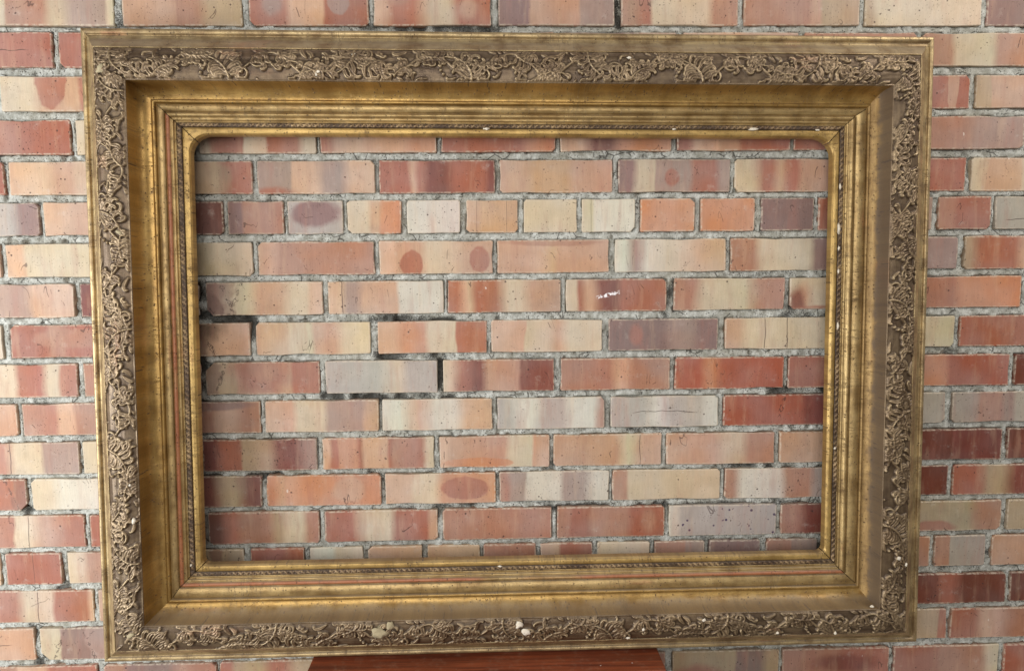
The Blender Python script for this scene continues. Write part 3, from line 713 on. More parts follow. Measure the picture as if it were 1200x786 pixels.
def mortar_sheet(x0, x1, z0, z1, st, seed, skip=None):
    nx, nz = int(round((x1 - x0) / st)) + 1, int(round((z1 - z0) / st)) + 1
    X = np.linspace(x0, x1, nx); Z = np.linspace(z0, z1, nz)
    D = np.full((nz, nx), 1.0, dtype=np.float32)                       # signed distance to the nearest brick (negative = behind a brick)
    for a, c, zb, zt in rects:
        if c < x0 - .02 or a > x1 + .02 or zt < z0 - .02 or zb > z1 + .02: continue
        i0, i1 = np.searchsorted(X, a - 0.012), np.searchsorted(X, c + 0.012); j0, j1 = np.searchsorted(Z, zb - 0.012), np.searchsorted(Z, zt + 0.012)
        if i1 <= i0 or j1 <= j0: continue
        dx = np.maximum(a - X[i0:i1], X[i0:i1] - c)[None, :]; dz = np.maximum(zb - Z[j0:j1], Z[j0:j1] - zt)[:, None]
        D[j0:j1, i0:i1] = np.minimum(D[j0:j1, i0:i1], np.maximum(dx, dz))
    k = 0.0016 / st
    n1 = vnoise(D.shape, 7 * k, seed); n2 = vnoise(D.shape, 2.2 * k, seed + 1); n3 = vnoise(D.shape, 30 * k, seed + 2); n4 = vnoise(D.shape, 12 * k, seed + 3)
    y = 0.0034 + (n1 - .5) * 0.0028 + (n2 - .5) * 0.0016 + (n3 - .5) * 0.0026
    gap = np.clip(1 - np.abs(D - 0.0003) / 0.0022, 0, 1) * np.clip((n4 - 0.30) * 8, 0, 1)
    y = y + gap * 0.009
    y = y + np.clip(n1 + n3 - 1.42, 0, 1) * 0.02                      # lost mortar
    XX, ZZ = np.meshgrid(X, Z)
    so = np.zeros_like(y)
    for ax, az, bx, bz, rd, st_ in SOOT:
        dx, dz = bx - ax, bz - az; L2 = dx * dx + dz * dz
        tt = np.clip(((XX - ax) * dx + (ZZ - az) * dz) / L2, 0, 1)
        so = np.maximum(so, st_ * np.exp(-(((XX - ax - tt * dx) ** 2 + (ZZ - az - tt * dz) ** 2) / (rd * 1.3) ** 2)))
    so = so * (0.25 + 1.1 * n4) * (0.7 + 0.6 * n3)
    y = y + np.clip(so - 0.35, 0, 1) * 0.011 * (0.4 + n1)
    y = np.where(D < -0.0015, 0.014, y)
    YY = y
    idx = np.arange(nx * nz).reshape(nz, nx)
    keep = D > -0.004
    kc = keep[:-1, :-1] | keep[1:, :-1] | keep[:-1, 1:] | keep[1:, 1:]
    if skip is not None:
        kc &= ~((XX[:-1, :-1] > skip[0]) & (XX[1:, 1:] < skip[1]) & (ZZ[:-1, :-1] > skip[2]) & (ZZ[1:, 1:] < skip[3]))
    Q = np.stack([idx[:-1, :-1][kc], idx[:-1, 1:][kc], idx[1:, 1:][kc], idx[1:, :-1][kc]], 1)
    used = np.unique(Q); remap = np.zeros(nx * nz, dtype=np.int32); remap[used] = np.arange(len(used))
    V = np.stack([XX.ravel()[used], YY.ravel()[used], ZZ.ravel()[used]], 1) - np.array(WALL0)
    edge = np.clip(1 - np.abs(D.ravel()[used]) / 0.004, 0, 1)
    return mesh_np('mortar', V, remap[Q], True, None, {'edge': edge, 'greying': so.ravel()[used]})
VX0, VX1, VZ0, VZ1 = -1.20, 1.22, -0.94, 0.62
tag(link('mortar', mortar_sheet(VX0, VX1, VZ0, VZ1, 0.0018, 21), MORTAR, wall), kind='stuff')
tag(link('mortar', mortar_sheet(XMIN, XMAX, ZLO, ZHI, 0.004, 51, (VX0 + .006, VX1 - .006, VZ0 + .006, VZ1 - .006)), MORTAR, wall), kind='stuff')
bm = bmesh.new(); bmesh.ops.create_cube(bm, size=1, matrix=Matrix.Translation((0 - 0, 0.10, (ZLO + ZHI) / 2 - FLOOR_Z)) @ Matrix.Diagonal((XMAX - XMIN - .01, 0.17, ZHI - ZLO - .006, 1)))
me = bpy.data.meshes.new('masonry_core'); bm.to_mesh(me); bm.free()
link('masonry_core', me, MORTAR, wall, ((XMIN + XMAX) / 2, 0, 0))

# ---------------------------------------------------------------- floor
m, b, bs = new_mat('concrete_floor'); tc = b.new('ShaderNodeTexCoord')
n = b.noise(tc.outputs['Object'], 3, 6, 0.6)
b.put(bs.inputs['Base Color'], b.mix(n, (0.20, 0.18, 0.155, 1), (0.34, 0.31, 0.27, 1))); bs.inputs['Roughness'].default_value = 0.85
b.put(bs.inputs['Normal'], b.bump(b.noise(tc.outputs['Object'], 90, 4), 0.3, 0.003))
me = bpy.data.meshes.new('floor'); S_ = 40
me.from_pydata([(-S_, -S_, 0), (S_, -S_, 0), (S_, S_, 0), (-S_, S_, 0)], [], [(0, 1, 2, 3)])
tag(link('floor', me, m, None, (0, 0, FLOOR_Z - 0.004)), kind='structure')

# ---------------------------------------------------------------- table
def wood_material():
    m, b, bs = new_mat('varnished_wood')
    tc = b.new('ShaderNodeTexCoord'); v = tc.outputs['Object']
    st = b.vmath('MULTIPLY', v, (1.2, 26, 26))
    n1 = b.noise(st, 3.2, 5, 0.6, 0.4); n2 = b.noise(b.vmath('MULTIPLY', v, (4, 90, 90)), 4, 4, 0.65); n3 = b.noise(v, 7, 4, 0.6)
    c = b.mix(b.ss(n1, 0.3, 0.7), lin((94, 44, 27)), lin((148, 75, 44)))
    c = b.mix(b.math('MULTIPLY', b.ss(n2, 0.55, 0.75), 0.45), c, lin((70, 28, 18)))
    c = b.mix(b.math('MULTIPLY', b.ss(n3, 0.5, 0.75), 0.35), c, lin((96, 40, 24)))
    dots = b.math('MULTIPLY', b.ss(b.voro(v, 60), 0.06, 0.1, 1, 0), b.math('GREATER_THAN', b.noise(b.vmath('ADD', v, (2, 1, 0)), 30, 2), 0.62))
    c = b.mix(dots, c, (0.7, 0.62, 0.55, 1))
    c = b.mix(b.math('MULTIPLY', b.ss(b.noise(v, 45, 5, 0.7), 0.5, 0.75), 0.25), c, lin((168, 140, 116)))
    b.put(bs.inputs['Base Color'], c)
    b.put(bs.inputs['Roughness'], b.math('MULTIPLY_ADD', n3, 0.3, 0.34))
    b.put(bs.inputs['Normal'], b.bump(b.math('ADD', n1, n2), 0.25, 0.0012))
    return m
WOOD = wood_material()
TZ = -0.7835
table = empty('side_table', (-0.04, -0.27, FLOOR_Z))
tag(table, 'reddish brown varnished wooden side table carrying the gilt frame by the wall', 'table')
def box_part(name, cx, cy, cz, sx, sy, sz, bev, mat, parent, base):
    bm = bmesh.new(); bmesh.ops.create_cube(bm, size=1, matrix=Matrix.Diagonal((sx, sy, sz, 1)))
    bmesh.ops.bevel(bm, geom=list(bm.edges), offset=bev, segments=3, affect='EDGES', profile=0.6)
    me = bpy.data.meshes.new(name); bm.to_mesh(me); bm.free()
    for p_ in me.polygons: p_.use_smooth = False
    return link(name, me, mat, parent, (cx - base[0], cy - base[1], cz - base[2]))
TB = table.location
tx0, tx1, ty0, ty1 = -0.402, 0.318, -0.50, -0.028
# the top is three boards glued side by side, their joints just readable
bw = (ty1 - ty0) / 3
for k in range(3):
    box_part('board', (tx0 + tx1) / 2, ty0 + bw * (k + .5), TZ - 0.012, tx1 - tx0, bw - 0.0006, 0.024, 0.0022, WOOD, table, TB)
for sy in (ty0 + 0.045, ty1 - 0.045): box_part('apron', (tx0 + tx1) / 2, sy, TZ - 0.024 - 0.045, tx1 - tx0 - 0.13, 0.02, 0.088, 0.002, WOOD, table, TB)
for sx in (tx0 + 0.045, tx1 - 0.045): box_part('apron', sx, (ty0 + ty1) / 2, TZ - 0.024 - 0.045, 0.02, ty1 - ty0 - 0.13, 0.088, 0.002, WOOD, table, TB)
for sx in (tx0 + 0.045, tx1 - 0.045):
    for sy in (ty0 + 0.045, ty1 - 0.045):
        bm = bmesh.new(); hh = TZ - 0.0245 - FLOOR_Z
        bmesh.ops.create_cube(bm, size=1, matrix=Matrix.Diagonal((0.045, 0.045, hh, 1)))
        for v_ in bm.verts:
            if v_.co.z < 0: v_.co.x *= 0.62; v_.co.y *= 0.62
        bmesh.ops.bevel(bm, geom=list(bm.edges), offset=0.003, segments=2, affect='EDGES')
        me = bpy.data.meshes.new('leg'); bm.to_mesh(me); bm.free()
        link('leg', me, WOOD, table, (sx - TB[0], sy - TB[1], hh / 2))

# ---------------------------------------------------------------- gilt frame
FW, FH = 1.69233, 1.25929
FR = rot3(0.01404, -0.04827, 0.00576)
FO = Vector((0.03441, -0.055, 0.48129))                                # middle of the upper rim
base = FO + FR @ Vector((0, 0, -FH))
frame = empty('picture_frame', base, FR)
tag(frame, 'large empty antique gilt picture frame with carved scrollwork, leaning on the brick wall', 'picture frame')

# how far each moulding line lies in from the rim, in mm: nominal, then left, right, top, bottom rail as measured
INS = [(0, 0, 0, 0, 0), (10.5, 11.5, 11.2, 13.5, 10.8), (41, 39.5, 46.5, 47.5, 38), (104, 104.5, 111, 112, 95.5), (132.5, 136.6, 133.2, 142, 126.8),
       (152, 152.6, 156.5, 157.3, 149), (166.5, 166.9, 172, 172.3, 162.9), (172, 172, 176, 177, 169.5), (181, 182.8, 185.6, 185.6, 178.7), (195, 197.2, 198.2, 200, 192.3), (260, 262, 263, 265, 257)]
INSA = np.array(INS, dtype=float)
def inset(u):
    return [np.interp(u, INSA[:, 0], INSA[:, k]) / 1000 for k in (1, 2, 3, 4)]
SIDES = ('left', 'right', 'top', 'bottom')
def ring(u):
    il, ir, it, ib = inset(u)
    return -FW / 2 + il, FW / 2 - ir, FH - it, ib                       # x0, x1, z1, z0 (frame's own coordinates, base at z = 0)
def side_pt(side, u, t):
    """point on a rail at nominal inset u (mm) and position t along (0..1, array)"""
    x0, x1, z1, z0 = ring(u)
    if side == 'top': return x0 + (x1 - x0) * t, z1 + 0 * t
    if side == 'bottom': return x0 + (x1 - x0) * t, z0 + 0 * t
    if side == 'left': return x0 + 0 * t, z0 + (z1 - z0) * t
    return x1 + 0 * t, z0 + (z1 - z0) * t
SEED = dict(left=1, right=2, top=3, bottom=4)

def rail_mesh(name, side, prof, step=0.008, rough=0.00025, gap=0.0, relief=None, fine=None):
    """prof: list of (u mm, h mm)"""
    P = np.array(prof, dtype=float)
    L = FW if side in ('top', 'bottom') else FH
    ns = int(L / step) + 1
    t = np.linspace(0, 1, ns)
    nu = len(P)
    V = np.zeros((nu, ns, 3)); UVs = np.zeros((nu, ns, 2)); rel = np.zeros((nu, ns))
    nz = vnoise((nu, ns), (3.0, max(1.5, 0.02 / step)), 70 + SEED[side]) - .5
    for i, (u, h) in enumerate(P):
        x, z = side_pt(side, u, t)
        if gap:
            cl = (lambda q, lo, hi: np.clip(q, lo + gap, hi - gap))
            if side in ('top', 'bottom'): x = cl(x, x[0], x[-1])
            else: z = cl(z, z[0], z[-1])
        s = x if side in ('top', 'bottom') else z
        hh = h / 1000 + nz[i] * rough * 2
        if relief is not None:
            r = relief(s, u); hh = hh + r[0]; rel[i] = r[1]
        V[i, :, 0] = x; V[i, :, 1] = -hh; V[i, :, 2] = z
        UVs[i, :, 0] = s + SEED[side] * 5.3; UVs[i, :, 1] = u / 1000
    idx = np.arange(nu * ns).reshape(nu, ns)
    Q = np.stack([idx[:-1, :-1], idx[:-1, 1:], idx[1:, 1:], idx[1:, :-1]], -1).reshape(-1, 4)
    if side in ('bottom', 'right'): Q = Q[:, ::-1]
    me = mesh_np(name, V.reshape(-1, 3), Q, True, UVs.reshape(-1, 2), {'relief': rel.ravel()})
    return me

def resample(prof, seg):
    out = []
    for (a, c) in zip(prof[:-1], prof[1:]):
        d = math.hypot(c[0] - a[0], c[1] - a[1]); n = max(1, int(d / seg))
        for k in range(n): out.append((a[0] + (c[0] - a[0]) * k / n, a[1] + (c[1] - a[1]) * k / n))
    out.append(prof[-1]); return out

OUTER = [(3, -46), (0, -44), (0, -20), (0, -4), (0.6, -1.2), (2.2, 0.6), (4.5, 1.2), (7, 0.8), (8.6, -0.6), (9.2, -3.2), (10.6, -3.8), (11.4, -2.0), (12.2, -0.4), (14, 0.3), (16.5, 1.5), (19, 4),
         (22, 9), (26, 16), (29, 20.5), (33, 24), (36, 28), (38.5, 31.5), (40.5, 33), (41, 30)]
ORN = [(41, 29), (42.5, 33.5), (46, 38), (52, 43), (59, 45.5), (66, 46), (67.5, 48.5), (74, 50.5), (82, 51.5), (92, 51), (98, 50), (102, 49.2), (103, 50), (104, 50), (104.6, 48.5)]
COVE = [(104.6, 48.5), (104.8, 44), (104.4, 34), (104.8, 24), (106, 15), (108.3, 8.5), (111.5, 3.5), (115.5, -0.5), (120, -3.2), (124, -4.4), (125.6, -4.4), (126, -2.6), (127.5, -1.4), (129.5, -1.4), (131, -2.4), (131.6, -6), (132.2, -9), (133.2, -9)]
STEP = [(133.2, -9), (133.6, -5.6), (134.6, -4.6), (142, -5.4), (149.6, -6.6), (150.6, -8), (151.2, -11), (152, -11.2), (152.5, -8.4), (154, -5.6), (156, -4.4), (158, -4.4), (160, -5.6), (161.6, -8.4), (162.2, -10.6), (162.8, -10.2), (166, -10.2), (166.8, -11.4), (167.2, -15), (169, -15.4), (170, -12.8), (171.4, -12.4), (171.8, -14)]
BACK = [(194, -33.5), (180, -43), (90, -45), (3, -46)]

# --- carved ornament: a relief map drawn from leaf and scroll strokes, in mm
TILE = 353.0; RES = 0.6; NW = int(63 / RES) + 1
def carve(seed):
    r = random.Random(seed)
    ntx = int(TILE * 2 / RES)
    Hm = np.zeros((ntx, NW), dtype=np.float32); Gr = np.zeros((ntx, NW), dtype=np.float32)
    def stamp(A, s, w, rad, amp):
        k = int(rad / RES) + 2; i = int(s / RES); j = int(w / RES)
        ii = np.arange(i - k, i + k + 1); jj = np.arange(max(0, j - k), min(NW, j + k + 1))
        if len(jj) == 0: return
        d2 = ((ii * RES - s)[:, None] ** 2 + (jj * RES - w)[None, :] ** 2) / rad ** 2
        v = amp * np.sqrt(np.clip(1 - d2, 0, 1))
        im = ii % ntx
        A[np.ix_(im, jj)] = np.maximum(A[np.ix_(im, jj)], v)
    def stroke(s, w, ang, length, curl, rad, amp, tip=2.2, groove=True):
        """a lobe: starts along ang, bends more and more towards its tip"""
        n = int(length / 0.5); x, y, a = s, w, ang
        for k in range(n):
            t = k / n
            a += curl * (0.15 + tip * t ** 2.2) / n
            x += 0.5 * math.cos(a); y += 0.5 * math.sin(a)
            prof = math.sin(math.pi * min(1, 0.15 + 0.85 * t) ** 0.8) ** 0.5 if t < 0.99 else 0.35
            rd = max(1.0, rad * prof)
            aa = amp * (0.6 + 0.6 * t)
            if y < 2 or y > 61: aa *= 0.4
            stamp(Hm, x, y, rd, aa)
            if groove and rd > 1.4: stamp(Gr, x, y, rd * 0.42, aa * 0.5)
        stamp(Hm, x, y, rad * 0.7, amp * 1.25)
        return x, y, a
    def plume(s, w, ang, size, n=7, spread=1.25):
        for k in range(n):
            f = (k / (n - 1) - 0.5) * 2
            stroke(s + 3 * f, w, ang + f * spread + r.gauss(0, 0.08), size * (1 - 0.22 * abs(f)) * r.uniform(0.85, 1.12), f * r.uniform(1.2, 2.2) + r.gauss(0, 0.4), r.uniform(2.3, 3.6), r.uniform(3.6, 5.4))
        stamp(Hm, s, w, 4.2, 5.2)
    def scroll(s, w, ang, size, sign, rad=2.3):
        stroke(s, w, ang, size * 3.2, sign * 3.6, rad, 4.6, 1.9)
    def flame(s, w, ang, size, hook, rad):
        """one fat lobe of an acanthus leaf: slim at its root, swelling, with a hooked tip"""
        n = int(size / 0.45); x, y, a = s, w, ang
        for k in range(n):
            t = k / n
            a += hook * (0.1 + 3.2 * t ** 3) / n
            x += 0.45 * math.cos(a); y += 0.45 * math.sin(a)
            rd = 1.22 * rad * (0.45 + 0.65 * math.sin(math.pi * min(1.0, t * 0.86 + 0.06)))
            aa = (3.0 + 2.6 * t)
            if y < 2 or y > 61: aa *= 0.4
            stamp(Hm, x, y, rd, aa)
            stamp(Gr, x + rd * 0.12, y, rd * 0.36, aa * 0.45)
    def leaf(s, w, ang, size, bend, n=5, side=1):
        """an acanthus leaf: curved rib with lobes peeling off both ways"""
        x, y, a = s, w, ang; m = int(size / 0.5)
        for k in range(m):
            t = k / m; a += bend / m
            x += 0.5 * math.cos(a); y += 0.5 * math.sin(a)
            stamp(Hm, x, y, 1.9 * (1 - 0.4 * t), 5.6); stamp(Gr, x, y, 0.7, 1.6)
            for q in range(n):
                if k == int((0.12 + 0.8 * q / n) * m):
                    ln = size * (0.62 - 0.30 * abs(q / n - 0.3)) * r.uniform(0.85, 1.2); hk = r.choice((-1, 1, 1))
                    flame(x, y, a + side * r.uniform(0.9, 1.35), ln, hk * side * r.uniform(2.2, 3.8), r.uniform(2.3, 3.1))
                    flame(x, y, a - side * r.uniform(0.8, 1.25), ln * r.uniform(0.7, 1.0), -hk * side * r.uniform(2.2, 3.8), r.uniform(2.2, 3.0))
        flame(x, y, a, size * 0.3, side * 2.6, 3.0)
    def volute(s, w, ang, rad0, sign, turns=1.35):
        """a rolled-up tendril ending in a bead"""
        x, y, a = s, w, ang; L = 0; tot = turns * 2 * math.pi; dt = 0.0
        while dt < tot:
            rr_ = rad0 * (1 - 0.72 * dt / tot); st_ = 0.45; da = st_ / rr_
            a += sign * da; dt += da; x += st_ * math.cos(a); y += st_ * math.sin(a)
            stamp(Hm, x, y, 1.7 + 0.5 * (dt / tot), 4.4); stamp(Gr, x, y, 0.55, 1.3)
        stamp(Hm, x, y, 2.8, 5.6)
    cells = 6
    for c in range(2):
        o = c * TILE; cl = TILE / cells
        # the vine that runs the whole length
        for k in range(int(TILE / 0.45)):
            s_ = o + k * 0.45; ph = 2 * math.pi * (s_ / (2 * cl))
            w_ = 31.5 + 19 * math.sin(ph) + 3 * math.sin(ph * 0.5 + 1)
            stamp(Hm, s_, w_, 2.0, 4.2); stamp(Gr, s_, w_, 0.7, 1.4)
        for q in range(cells):
            s0 = o + (q + 0.5) * cl; up = 1 if q % 2 == 0 else -1          # up: the vine bulges towards w = 50
            wv = 31.5 + 19 * up
            jt = r.uniform(-3, 3)
            if q in (0, 3):
                # tall upright leaf with a loop beside it
                leaf(s0 + jt, wv + 6 * up, -up * math.pi / 2 + r.uniform(-.15, .15), 48, r.choice((-1, 1)) * r.uniform(0.9, 1.4), 5, up)
                volute(s0 + 8 + jt, wv - 6 * up, -up * 1.1, 11, up, 1.2)
                flame(s0 - 6, wv, -up * 2.4, 26, -up * 2.4, 3.0)
            elif q in (1, 4):
                volute(s0 - 14, wv - 4 * up, -up * 0.6, 12.5, -up * 1, 1.5)
                leaf(s0 + 6 + jt, wv, -up * 1.0, 34, up * 0.9, 4, -up)
                for z in range(3): flame(s0 - 20 + 6 * z, wv - up * 2, -up * (2.2 - 0.3 * z), 20, up * 2.2, 2.8)
            else:
                leaf(s0 - 14 + jt, wv - 2 * up, -up * 0.5, 38, up * 0.8, 5, up)
                leaf(s0 + 10, wv, -up * 2.2, 28, -up * 0.8, 4, -up)
                for z in range(3): stamp(Hm, s0 + 16 + r.uniform(-3, 3), 31 - up * (4 + 6 * z), 2.6, 4.6)
            # small lobes on the vine's outer side
            for z in range(5):
                flame(s0 - 22 + 10 * z + r.uniform(-3, 3), wv + up * 1.5, up * r.uniform(0.3, 1.0) if z > 2 else math.pi - up * r.uniform(0.3, 1.0), r.uniform(11, 17), r.choice((-1, 1)) * r.uniform(1.5, 3), r.uniform(1.9, 2.6))
        for q in range(60):
            flame(o + r.uniform(0, TILE), r.uniform(5, 59), r.uniform(0, 6.28), r.uniform(12, 24), r.choice((-1, 1)) * r.uniform(1.8, 3.2), r.uniform(1.9, 2.8))
    out = Hm - np.minimum(Gr, Hm * 0.65)
    return out.astype(np.float32)
CARVE = carve(5)
def carve_blur(A):
    B = A.copy()
    B = (A * 2 + np.roll(A, 1, 0) + np.roll(A, -1, 0)) / 4
    B[:, 1:-1] = (B[:, 1:-1] * 2 + B[:, :-2] + B[:, 2:]) / 4
    return B
CARVE = carve_blur(CARVE)
def box_blur(A, k):
    B = np.zeros_like(A)
    for d in range(-k, k + 1): B += np.roll(A, d, 0)
    B /= 2 * k + 1; P_ = np.pad(B, ((0, 0), (k, k)), 'edge'); C_ = np.zeros_like(A)
    for d in range(2 * k + 1): C_ += P_[:, d:d + A.shape[1]]
    return C_ / (2 * k + 1)
CURV = 0.5 + (CARVE - box_blur(CARVE, 5)) / 2.6 + (CARVE - 2.5) * 0.05          # ridges high, hollows low
def relief_fn(side):
    off = {'left': 40.0, 'right': 215.0, 'top': 130.0, 'bottom': 300.0}[side]; flip = side in ('left', 'bottom')
    L = FW if side in ('top', 'bottom') else FH
    wear = vnoise((64, 4), (3, 2), 500 + SEED[side])[:, 0]
    def f(s, u):
        w = (u - 41) if not flip else (104 - u)
        w = 31.5 + (w - 31.5) / 1.16
        S = ((s * 1000 + off) / 1.28) % (TILE * 2)
        i = S / RES; i0 = np.floor(i).astype(int) % CARVE.shape[0]; i1 = (i0 + 1) % CARVE.shape[0]; fi = i - np.floor(i)
        j = min(max(w / RES, 0), NW - 1.001); j0 = int(j); fj = j - j0
        v = (CARVE[i0, j0] * (1 - fi) + CARVE[i1, j0] * fi) * (1 - fj) + (CARVE[i0, j0 + 1] * (1 - fi) + CARVE[i1, j0 + 1] * fi) * fj
        cv = (CURV[i0, j0] * (1 - fi) + CURV[i1, j0] * fi) * (1 - fj) + (CURV[i0, j0 + 1] * (1 - fi) + CURV[i1, j0 + 1] * fi) * fj
        e = min(1.0, max(0.0, (u - 41.5) / 2.5)) * min(1.0, max(0.0, (102.6 - u) / 2.0))
        return v / 1000 * 1.4 * e, np.clip(cv, 0, 1.3) * e + 0.5 * (1 - e)
    return f

def bead_relief(side):
    def f(s, u):
        x = (u - 176.3) / 4.4
        ph = s * 1000 / 11.5 * 2 * math.pi
        tw = 0.5 + 0.5 * np.sin(ph + x * 2.1)
        dots = 0.5 + 0.5 * np.sin(ph * 2.0 + 1.3 - x * 2.6)
        r = np.clip(1 - x * x, 0, 1) ** 0.5 * (0.25 + 0.75 * np.maximum(tw, 0.6 * dots) ** 1.2)
        nz_ = 0.70 + 0.6 * (vnoise((len(s), 2), (6, 2), int(u * 3) // 4 + 17 * SEED[side])[:, 0] - 0.5) + 0.4 * np.sin(s * 47.0 + 3 * SEED[side]) * np.sin(s * 13.1)
        r = r * np.clip(nz_, 0.35, 1.1)
        return r * 0.0034, r
    return f

def gold(name, c_hi, c_lo, rough=0.42, metal=0.75, bole=0.2, grime=0.35, speck=0.5, relief=0.0, dust=0.6, craze=0.5, vband=None, greying=None):
    m, b, bs = new_mat(name)
    uvn = b.new('ShaderNodeUVMap'); uv = uvn.outputs[0]
    U, V, _ = b.sep(uv)
    v = uv
    lng = b.vmath('MULTIPLY', v, (0.12, 1.0, 1.0))
    crs = b.vmath('MULTIPLY', v, (1.0, 0.10, 1.0))
    nb = b.noise(v, 24, 5, 0.65); nl = b.noise(lng, 110, 4, 0.6); nf = b.noise(v, 480, 4, 0.7); nc = b.noise(crs, 95, 4, 0.7); nw = b.noise(v, 6, 3, 0.6)
    c = b.mix(b.ss(b.math('ADD', b.math('MULTIPLY', nb, 0.6), b.math('MULTIPLY', nl, 0.4)), 0.36, 0.64), c_lo, c_hi)
    c = b.mix(b.math('MULTIPLY', b.ss(nf, 0.45, 0.75), 0.35), c, [q * 0.55 for q in c_lo])
    lap = b.new('ShaderNodeTexWhiteNoise', noise_dimensions='1D')
    b.put(lap.inputs['W'], b.math('FLOOR', b.math('ADD', b.math('MULTIPLY', U, 12.3), b.math('MULTIPLY', b.noise(v, 30, 2), 0.12))))
    hl = b.new('ShaderNodeHueSaturation'); b.put(hl.inputs['Value'], b.math('MULTIPLY_ADD', lap.outputs[0], 0.13, 0.935)); b.put(hl.inputs['Color'], c); c = hl.outputs[0]
    c = b.mix(b.math('MULTIPLY', b.ss(b.noise(b.vmath('ADD', b.vmath('MULTIPLY', v, (0.5, 1, 1)), (21, 3, 0)), 14, 5, 0.65), 0.45, 0.75), 0.28), c, lin((112, 84, 50)))
    # red bole showing where the leaf is rubbed through, in lengthwise streaks
    bm_ = b.ss(b.math('ADD', b.math('MULTIPLY', nw, 0.55), b.math('MULTIPLY', b.noise(b.vmath('ADD', lng, (3, 3, 0)), 60, 5, 0.7), 0.5)), 0.62 - bole * 0.12, 0.70 - bole * 0.1)
    bm_ = b.math('MULTIPLY', bm_, min(1.0, bole * 2.2))
    if vband is not None:                                              # the strip of the moulding worn down to the bole
        vb = b.math('MULTIPLY', b.ss(b.math('ABSOLUTE', b.math('SUBTRACT', V, vband[0])), vband[1] * 0.8, vband[1], 1, 0), b.ss(b.noise(b.vmath('MULTIPLY', v, (1, 0.4, 1)), vband[3] if len(vband) > 3 else 5.0, 3, 0.6), vband[2], vband[2] + 0.08))
        bm_ = b.math('MAXIMUM', bm_, b.math('MULTIPLY', vb, 0.78))
    c = b.mix(bm_, c, lin((160, 88, 58)))
    # crazing across the rail
    cr = b.math('MULTIPLY', b.ss(b.math('ABSOLUTE', b.math('SUBTRACT', nc, 0.5)), 0.004, 0.014, 1, 0), b.ss(b.noise(b.vmath('ADD', v, (7, 1, 0)), 18, 2), 0.52, 0.6))
    cr = b.math('MULTIPLY', cr, craze)
    # specks
    sp = b.math('MULTIPLY', b.ss(b.voro(b.vmath('ADD', v, b.vmath('MULTIPLY', b.comb(nf, nb, 0.0), (0.004, 0.004, 0))), 150), 0.12, 0.22, 1, 0), b.math('GREATER_THAN', b.noise(b.vmath('ADD', v, (2, 9, 0)), 55, 3), 0.60 - speck * 0.12))
    gr = b.math('MULTIPLY', b.ss(b.noise(b.vmath('ADD', v, (11, 4, 0)), 75, 6, 0.75), 0.50, 0.66), grime)
    drk = b.math('MAXIMUM', gr, b.math('MAXIMUM', b.math('MULTIPLY', sp, 0.85), cr))
    c = b.mix(drk, c, lin((66, 46, 30)))
    ge = b.new('ShaderNodeNewGeometry'); nzw = b.sep(ge.outputs['Normal'])[2]
    met = b.math('MULTIPLY', b.math('SUBTRACT', 1.0, b.math('MAXIMUM', drk, bm_)), metal)
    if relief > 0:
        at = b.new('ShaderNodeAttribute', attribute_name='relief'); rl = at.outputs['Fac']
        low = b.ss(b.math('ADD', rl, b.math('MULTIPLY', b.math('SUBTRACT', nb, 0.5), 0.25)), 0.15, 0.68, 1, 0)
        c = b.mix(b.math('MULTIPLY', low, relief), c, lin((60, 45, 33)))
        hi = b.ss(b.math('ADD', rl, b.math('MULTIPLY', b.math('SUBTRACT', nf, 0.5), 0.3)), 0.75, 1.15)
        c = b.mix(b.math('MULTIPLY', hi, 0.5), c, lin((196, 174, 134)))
    if greying is not None:  # right cove: greyer and less metallic towards its outer edge
        so = b.math('MULTIPLY', b.ss(b.math('ADD', V, b.math('MULTIPLY', b.math('SUBTRACT', b.math('ADD', b.math('MULTIPLY', nl, 0.4), b.math('MULTIPLY', nb, 0.6)), 0.5), 0.02)), greying[0] - greying[1], greying[0], 0.78, 0), 1.0)
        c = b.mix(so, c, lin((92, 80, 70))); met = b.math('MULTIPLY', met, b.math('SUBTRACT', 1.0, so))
    # dust lying on what faces up
    du = b.math('MULTIPLY', b.ss(b.math('ADD', nzw, b.math('MULTIPLY', b.math('SUBTRACT', nb, 0.5), 0.9)), 0.42, 0.98), dust)
    c = b.mix(du, c, lin((132, 119, 102)))
    met = b.math('MULTIPLY', met, b.math('SUBTRACT', 1.0, du))
    b.put(bs.inputs['Base Color'], c); b.put(bs.inputs['Metallic'], met)
    ro = b.math('ADD', b.math('MULTIPLY_ADD', nf, 0.22, rough - 0.16), b.math('MULTIPLY', nb, 0.14)); ro = b.math('ADD', ro, b.math('MULTIPLY', b.math('MAXIMUM', drk, du), 0.3))
    b.put(bs.inputs['Roughness'], ro)
    hgt = b.math('ADD', b.math('MULTIPLY', nb, 0.8), b.math('MULTIPLY', nf, 0.35)); hgt = b.math('SUBTRACT', hgt, b.math('MULTIPLY', b.math('MAXIMUM', sp, cr), 0.9)); hgt = b.math('SUBTRACT', hgt, b.math('MULTIPLY', bm_, 0.3))
    b.put(bs.inputs['Normal'], b.bump(hgt, 0.6, 0.0012))
    return m
def L3(c): return (*lin(c), 1)
G_OUT = gold('aged_gilt_edge', L3((194, 170, 124)), L3((132, 108, 76)), 0.38, 0.60, 0.18, 0.4, 0.9, craze=0.6)
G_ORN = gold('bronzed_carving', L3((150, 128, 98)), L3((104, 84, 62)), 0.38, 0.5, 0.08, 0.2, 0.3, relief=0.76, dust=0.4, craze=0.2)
G_COVE = gold('burnished_gilt', L3((188, 153, 90)), L3((148, 114, 60)), 0.34, 0.62, 0.1, 0.38, 1.4, dust=0.62, craze=0.4)
